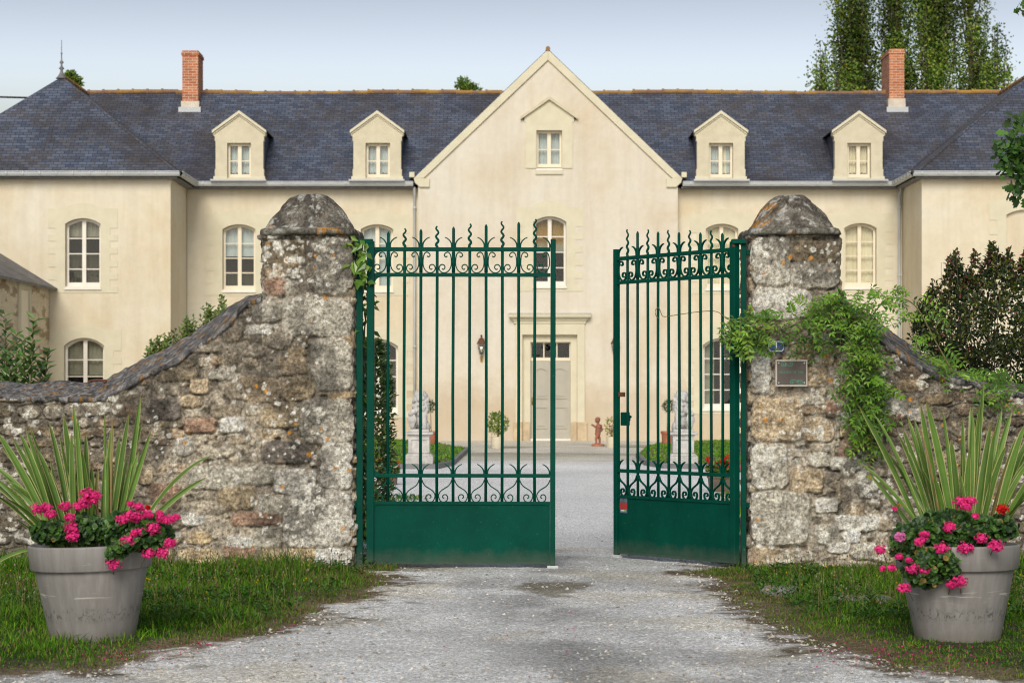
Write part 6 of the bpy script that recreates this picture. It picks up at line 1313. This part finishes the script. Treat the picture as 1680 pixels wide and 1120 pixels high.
lf.build('foliage', M['leaf'], sh); MB().tube([(PX(1615, 17.2), 17.2, -.05), (PX(1615, 17.2), 17.2, .35)], [.06, .05], 8).build('trunk', M['bark'], sh); st.build('branch', M['bark'], sh)
# oak reaching in from the right edge
ok = thing('oak_tree', 'oak branch with lobed leaves reaching in at the upper right edge', 'tree', (6.6, 18.5, 0)); rg = np.random.default_rng(67)
tr = MB(); tr.tube([(6.6, 18.5, -.1), (6.55, 18.5, 1.6), (6.7, 18.5, 3.4), (6.9, 18.4, 5.5)], [.22, .18, .15, .06], 10); tr.tube([(6.6, 18.5, 2.0), (5.6, 18.3, 2.9), (4.9, 18.1, 3.35), at(1668, 250, 18)], [.09, .06, .03, .006], 7); tr.tube([(6.65, 18.5, 2.8), (5.7, 18.2, 4.0), at(1672, 16, 18)], [.08, .05, .006], 7); tr.tube([(4.9, 18.1, 3.35), at(1672, 310, 18)], [.02, .005], 6); tr.tube([(4.9, 18.1, 3.35), at(1664, 195, 18)], [.02, .004], 6); tr.build('trunk', M['bark'], ok)
lf = MB()
def oak(c, r, n, L=.095):
    v = unit(rg.normal(0, 1, (n, 3))) * rg.random((n, 1)) ** .4; P = np.array(c) + v * np.array(r); D = rdir(rg, n, -.15); N = unit(rdir(rg, n) + np.array((0, -.6, .8))); col = tint(rg, n, [(.05, .13, .022), (.085, .19, .03), (.035, .09, .018)], .3); l = L * rg.uniform(.6, 1.2, n)
    D = unit(D); S = unit(np.cross(D, N)); prof = [(0, .05), (.18, .22), (.28, .14), (.45, .36), (.55, .22), (.74, .38), (.85, .2), (1, .02)]
    for i in range(n):
        V = [P[i] + D[i] * l[i] * t + S[i] * l[i] * w_ * s + N[i] * .12 * l[i] * w_ for s in (1, -1) for t, w_ in (prof if s > 0 else prof[::-1])]; lf.add(V, [list(range(len(V)))], col[i])
for px, py, r, n in ((1664, 232, 22, 40), (1650, 252, 16, 26), (1670, 262, 24, 46), (1655, 276, 18, 30), (1676, 285, 18, 26), (1664, 308, 14, 16), (1672, 318, 12, 14), (1672, 195, 14, 12), (1664, 190, 6, 5), (1678, 12, 12, 10), (1690, 240, 24, 40)):
    oak(at(px, py, 18), (r * .0051, .16, r * .0051), n)
for i in range(34): oak((rg.uniform(5.2, 8.2), rg.uniform(17.3, 19.8), rg.uniform(3.0, 6.2)), (.4, .4, .3), 26, .11)
lf.build('crown', M['leaf'], ok)
# tall poplars behind the house
PC = [(.095, .185, .026), (.135, .225, .032), (.060, .125, .020), (.19, .27, .04), (.25, .29, .04)]
def poplar(px, top, hwpx, Y, label, seed, n=9000, base=None):
    n = int(n * 1.9); rg = np.random.default_rng(seed); x, _, zt = at(px, top, Y); r0 = 1.0 * hwpx / F * Y; t = thing('poplar_tree', label, 'tree', (x, Y, 0), 'poplars behind the house'); tr = MB(); tr.tube([(x, Y, -.1), (x + .1, Y, zt * .5), (x, Y, zt - .5)], [.24, .13, .02], 8)
    lf = MB(); nb = 60; P = []; zs = np.where(rg.random(nb) < .62, rg.uniform(.38, .72, nb), rg.uniform(.30, .97, nb)) if top < -50 else rg.uniform(.45, .97, nb)
    for i in range(nb):
        f = zs[i]; a = rg.uniform(0, 6.28); env = r0 * min(1, .55 + 1.2 * (f - .25)) * np.sqrt(np.clip(1 - ((f - .55) / .47) ** 4, .03, 1)); rr = env * rg.uniform(.15, .95); b0 = np.array((x, Y, zt * (f - .20))); tip = np.array((x + rr * math.cos(a), Y + rr * math.sin(a), zt * f + rg.uniform(0, .9))); ctr = (b0 + tip) / 2 + np.array((math.cos(a), math.sin(a), -.3)) * rr * .25
        tr.tube([tuple(b0), tuple(ctr), tuple(tip)], [.04, .025, .006], 4); m = n // nb; q = rg.random((m, 1)) ** .7; pth = (1 - q) ** 2 * b0 + 2 * q * (1 - q) * ctr + q * q * tip; spread = .07 + .29 * np.sin(np.pi * np.clip(q, .05, .97)); P.append(pth + rg.normal(0, 1, (m, 3)) * spread * np.array((.85, .85, 1.25)))
    P = np.vstack(P); n = len(P); cl_ = sstep(.3, .7, fbm(P[:, 0] * 1.1 + seed, P[:, 2] * .8 + P[:, 1], 3, 3))[:, None]; leaves(lf, P, rdir(rg, n, .25), rdir(rg, n), np.full(n, .115) * rg.uniform(.6, 1.3, n), .095, tint(rg, n, PC, .28) * (.48 + .95 * cl_), .2)
    lf.build('crown', M['leaf'], t); tr.build('trunk', M['bark'], t)
poplar(1348, 70, 20, 82, 'small slim poplar, leftmost of the group behind the right roof', 71, 3410)
poplar(1376, 96, 16, 80, 'low poplar sapling next to the leftmost slim one', 76, 2356)
poplar(1402, -430, 46, 82, 'tall poplar with a column of dark leaves left of the right chimney', 72, 16115)
poplar(1470, -460, 36, 84, 'tall poplar rising directly behind the right chimney', 73, 12722)
poplar(1530, -520, 50, 83, 'tallest broadest poplar right of the right chimney', 74, 19507)
poplar(1590, -260, 36, 84, 'poplar with loose yellowish leaves to the right of the tallest one', 75, 11026)
poplar(1632, 34, 30, 82, 'shorter poplar at the right end of the group', 77, 5890)
def far_tree(px, top, hw, Y, label, seed, cols):
    rg = np.random.default_rng(seed); x, _, zt = at(px, top, Y); r = hw / F * Y; t = thing('distant_tree', label, 'tree', (x, Y, 0)); MB().tube([(x, Y, -.1), (x, Y, zt * .8)], [.25, .06], 8).build('trunk', M['bark'], t)
    lf = MB(); 
    for i in range(9): a = rg.uniform(0, 6.28); bush_leaves(lf, (x + .45 * r * math.cos(a), Y + .4 * r * math.sin(a), zt - r * rg.uniform(.3, 1.6)), (r * .6, r * .6, r * .5), 80, .17, .09, cols, rg)
    lf.build('crown', M['leaf'], t)
far_tree(769, 131, 20, 80, 'round treetop just showing above the ridge left of the gable', 81, PC); far_tree(119, 119, 13, 78, 'small treetop showing beside the left roof finial', 82, PC)
# overhead cable
tag(MB().tube([(-40, 66, 10.9), at(-10, 159.2, 66), at(60, 161, 66), (-6.0, 66, 10.3)], .03, 5).build('overhead_cable', M['cable'], None), 'thin dark overhead cable against the sky at the left edge', 'cable')
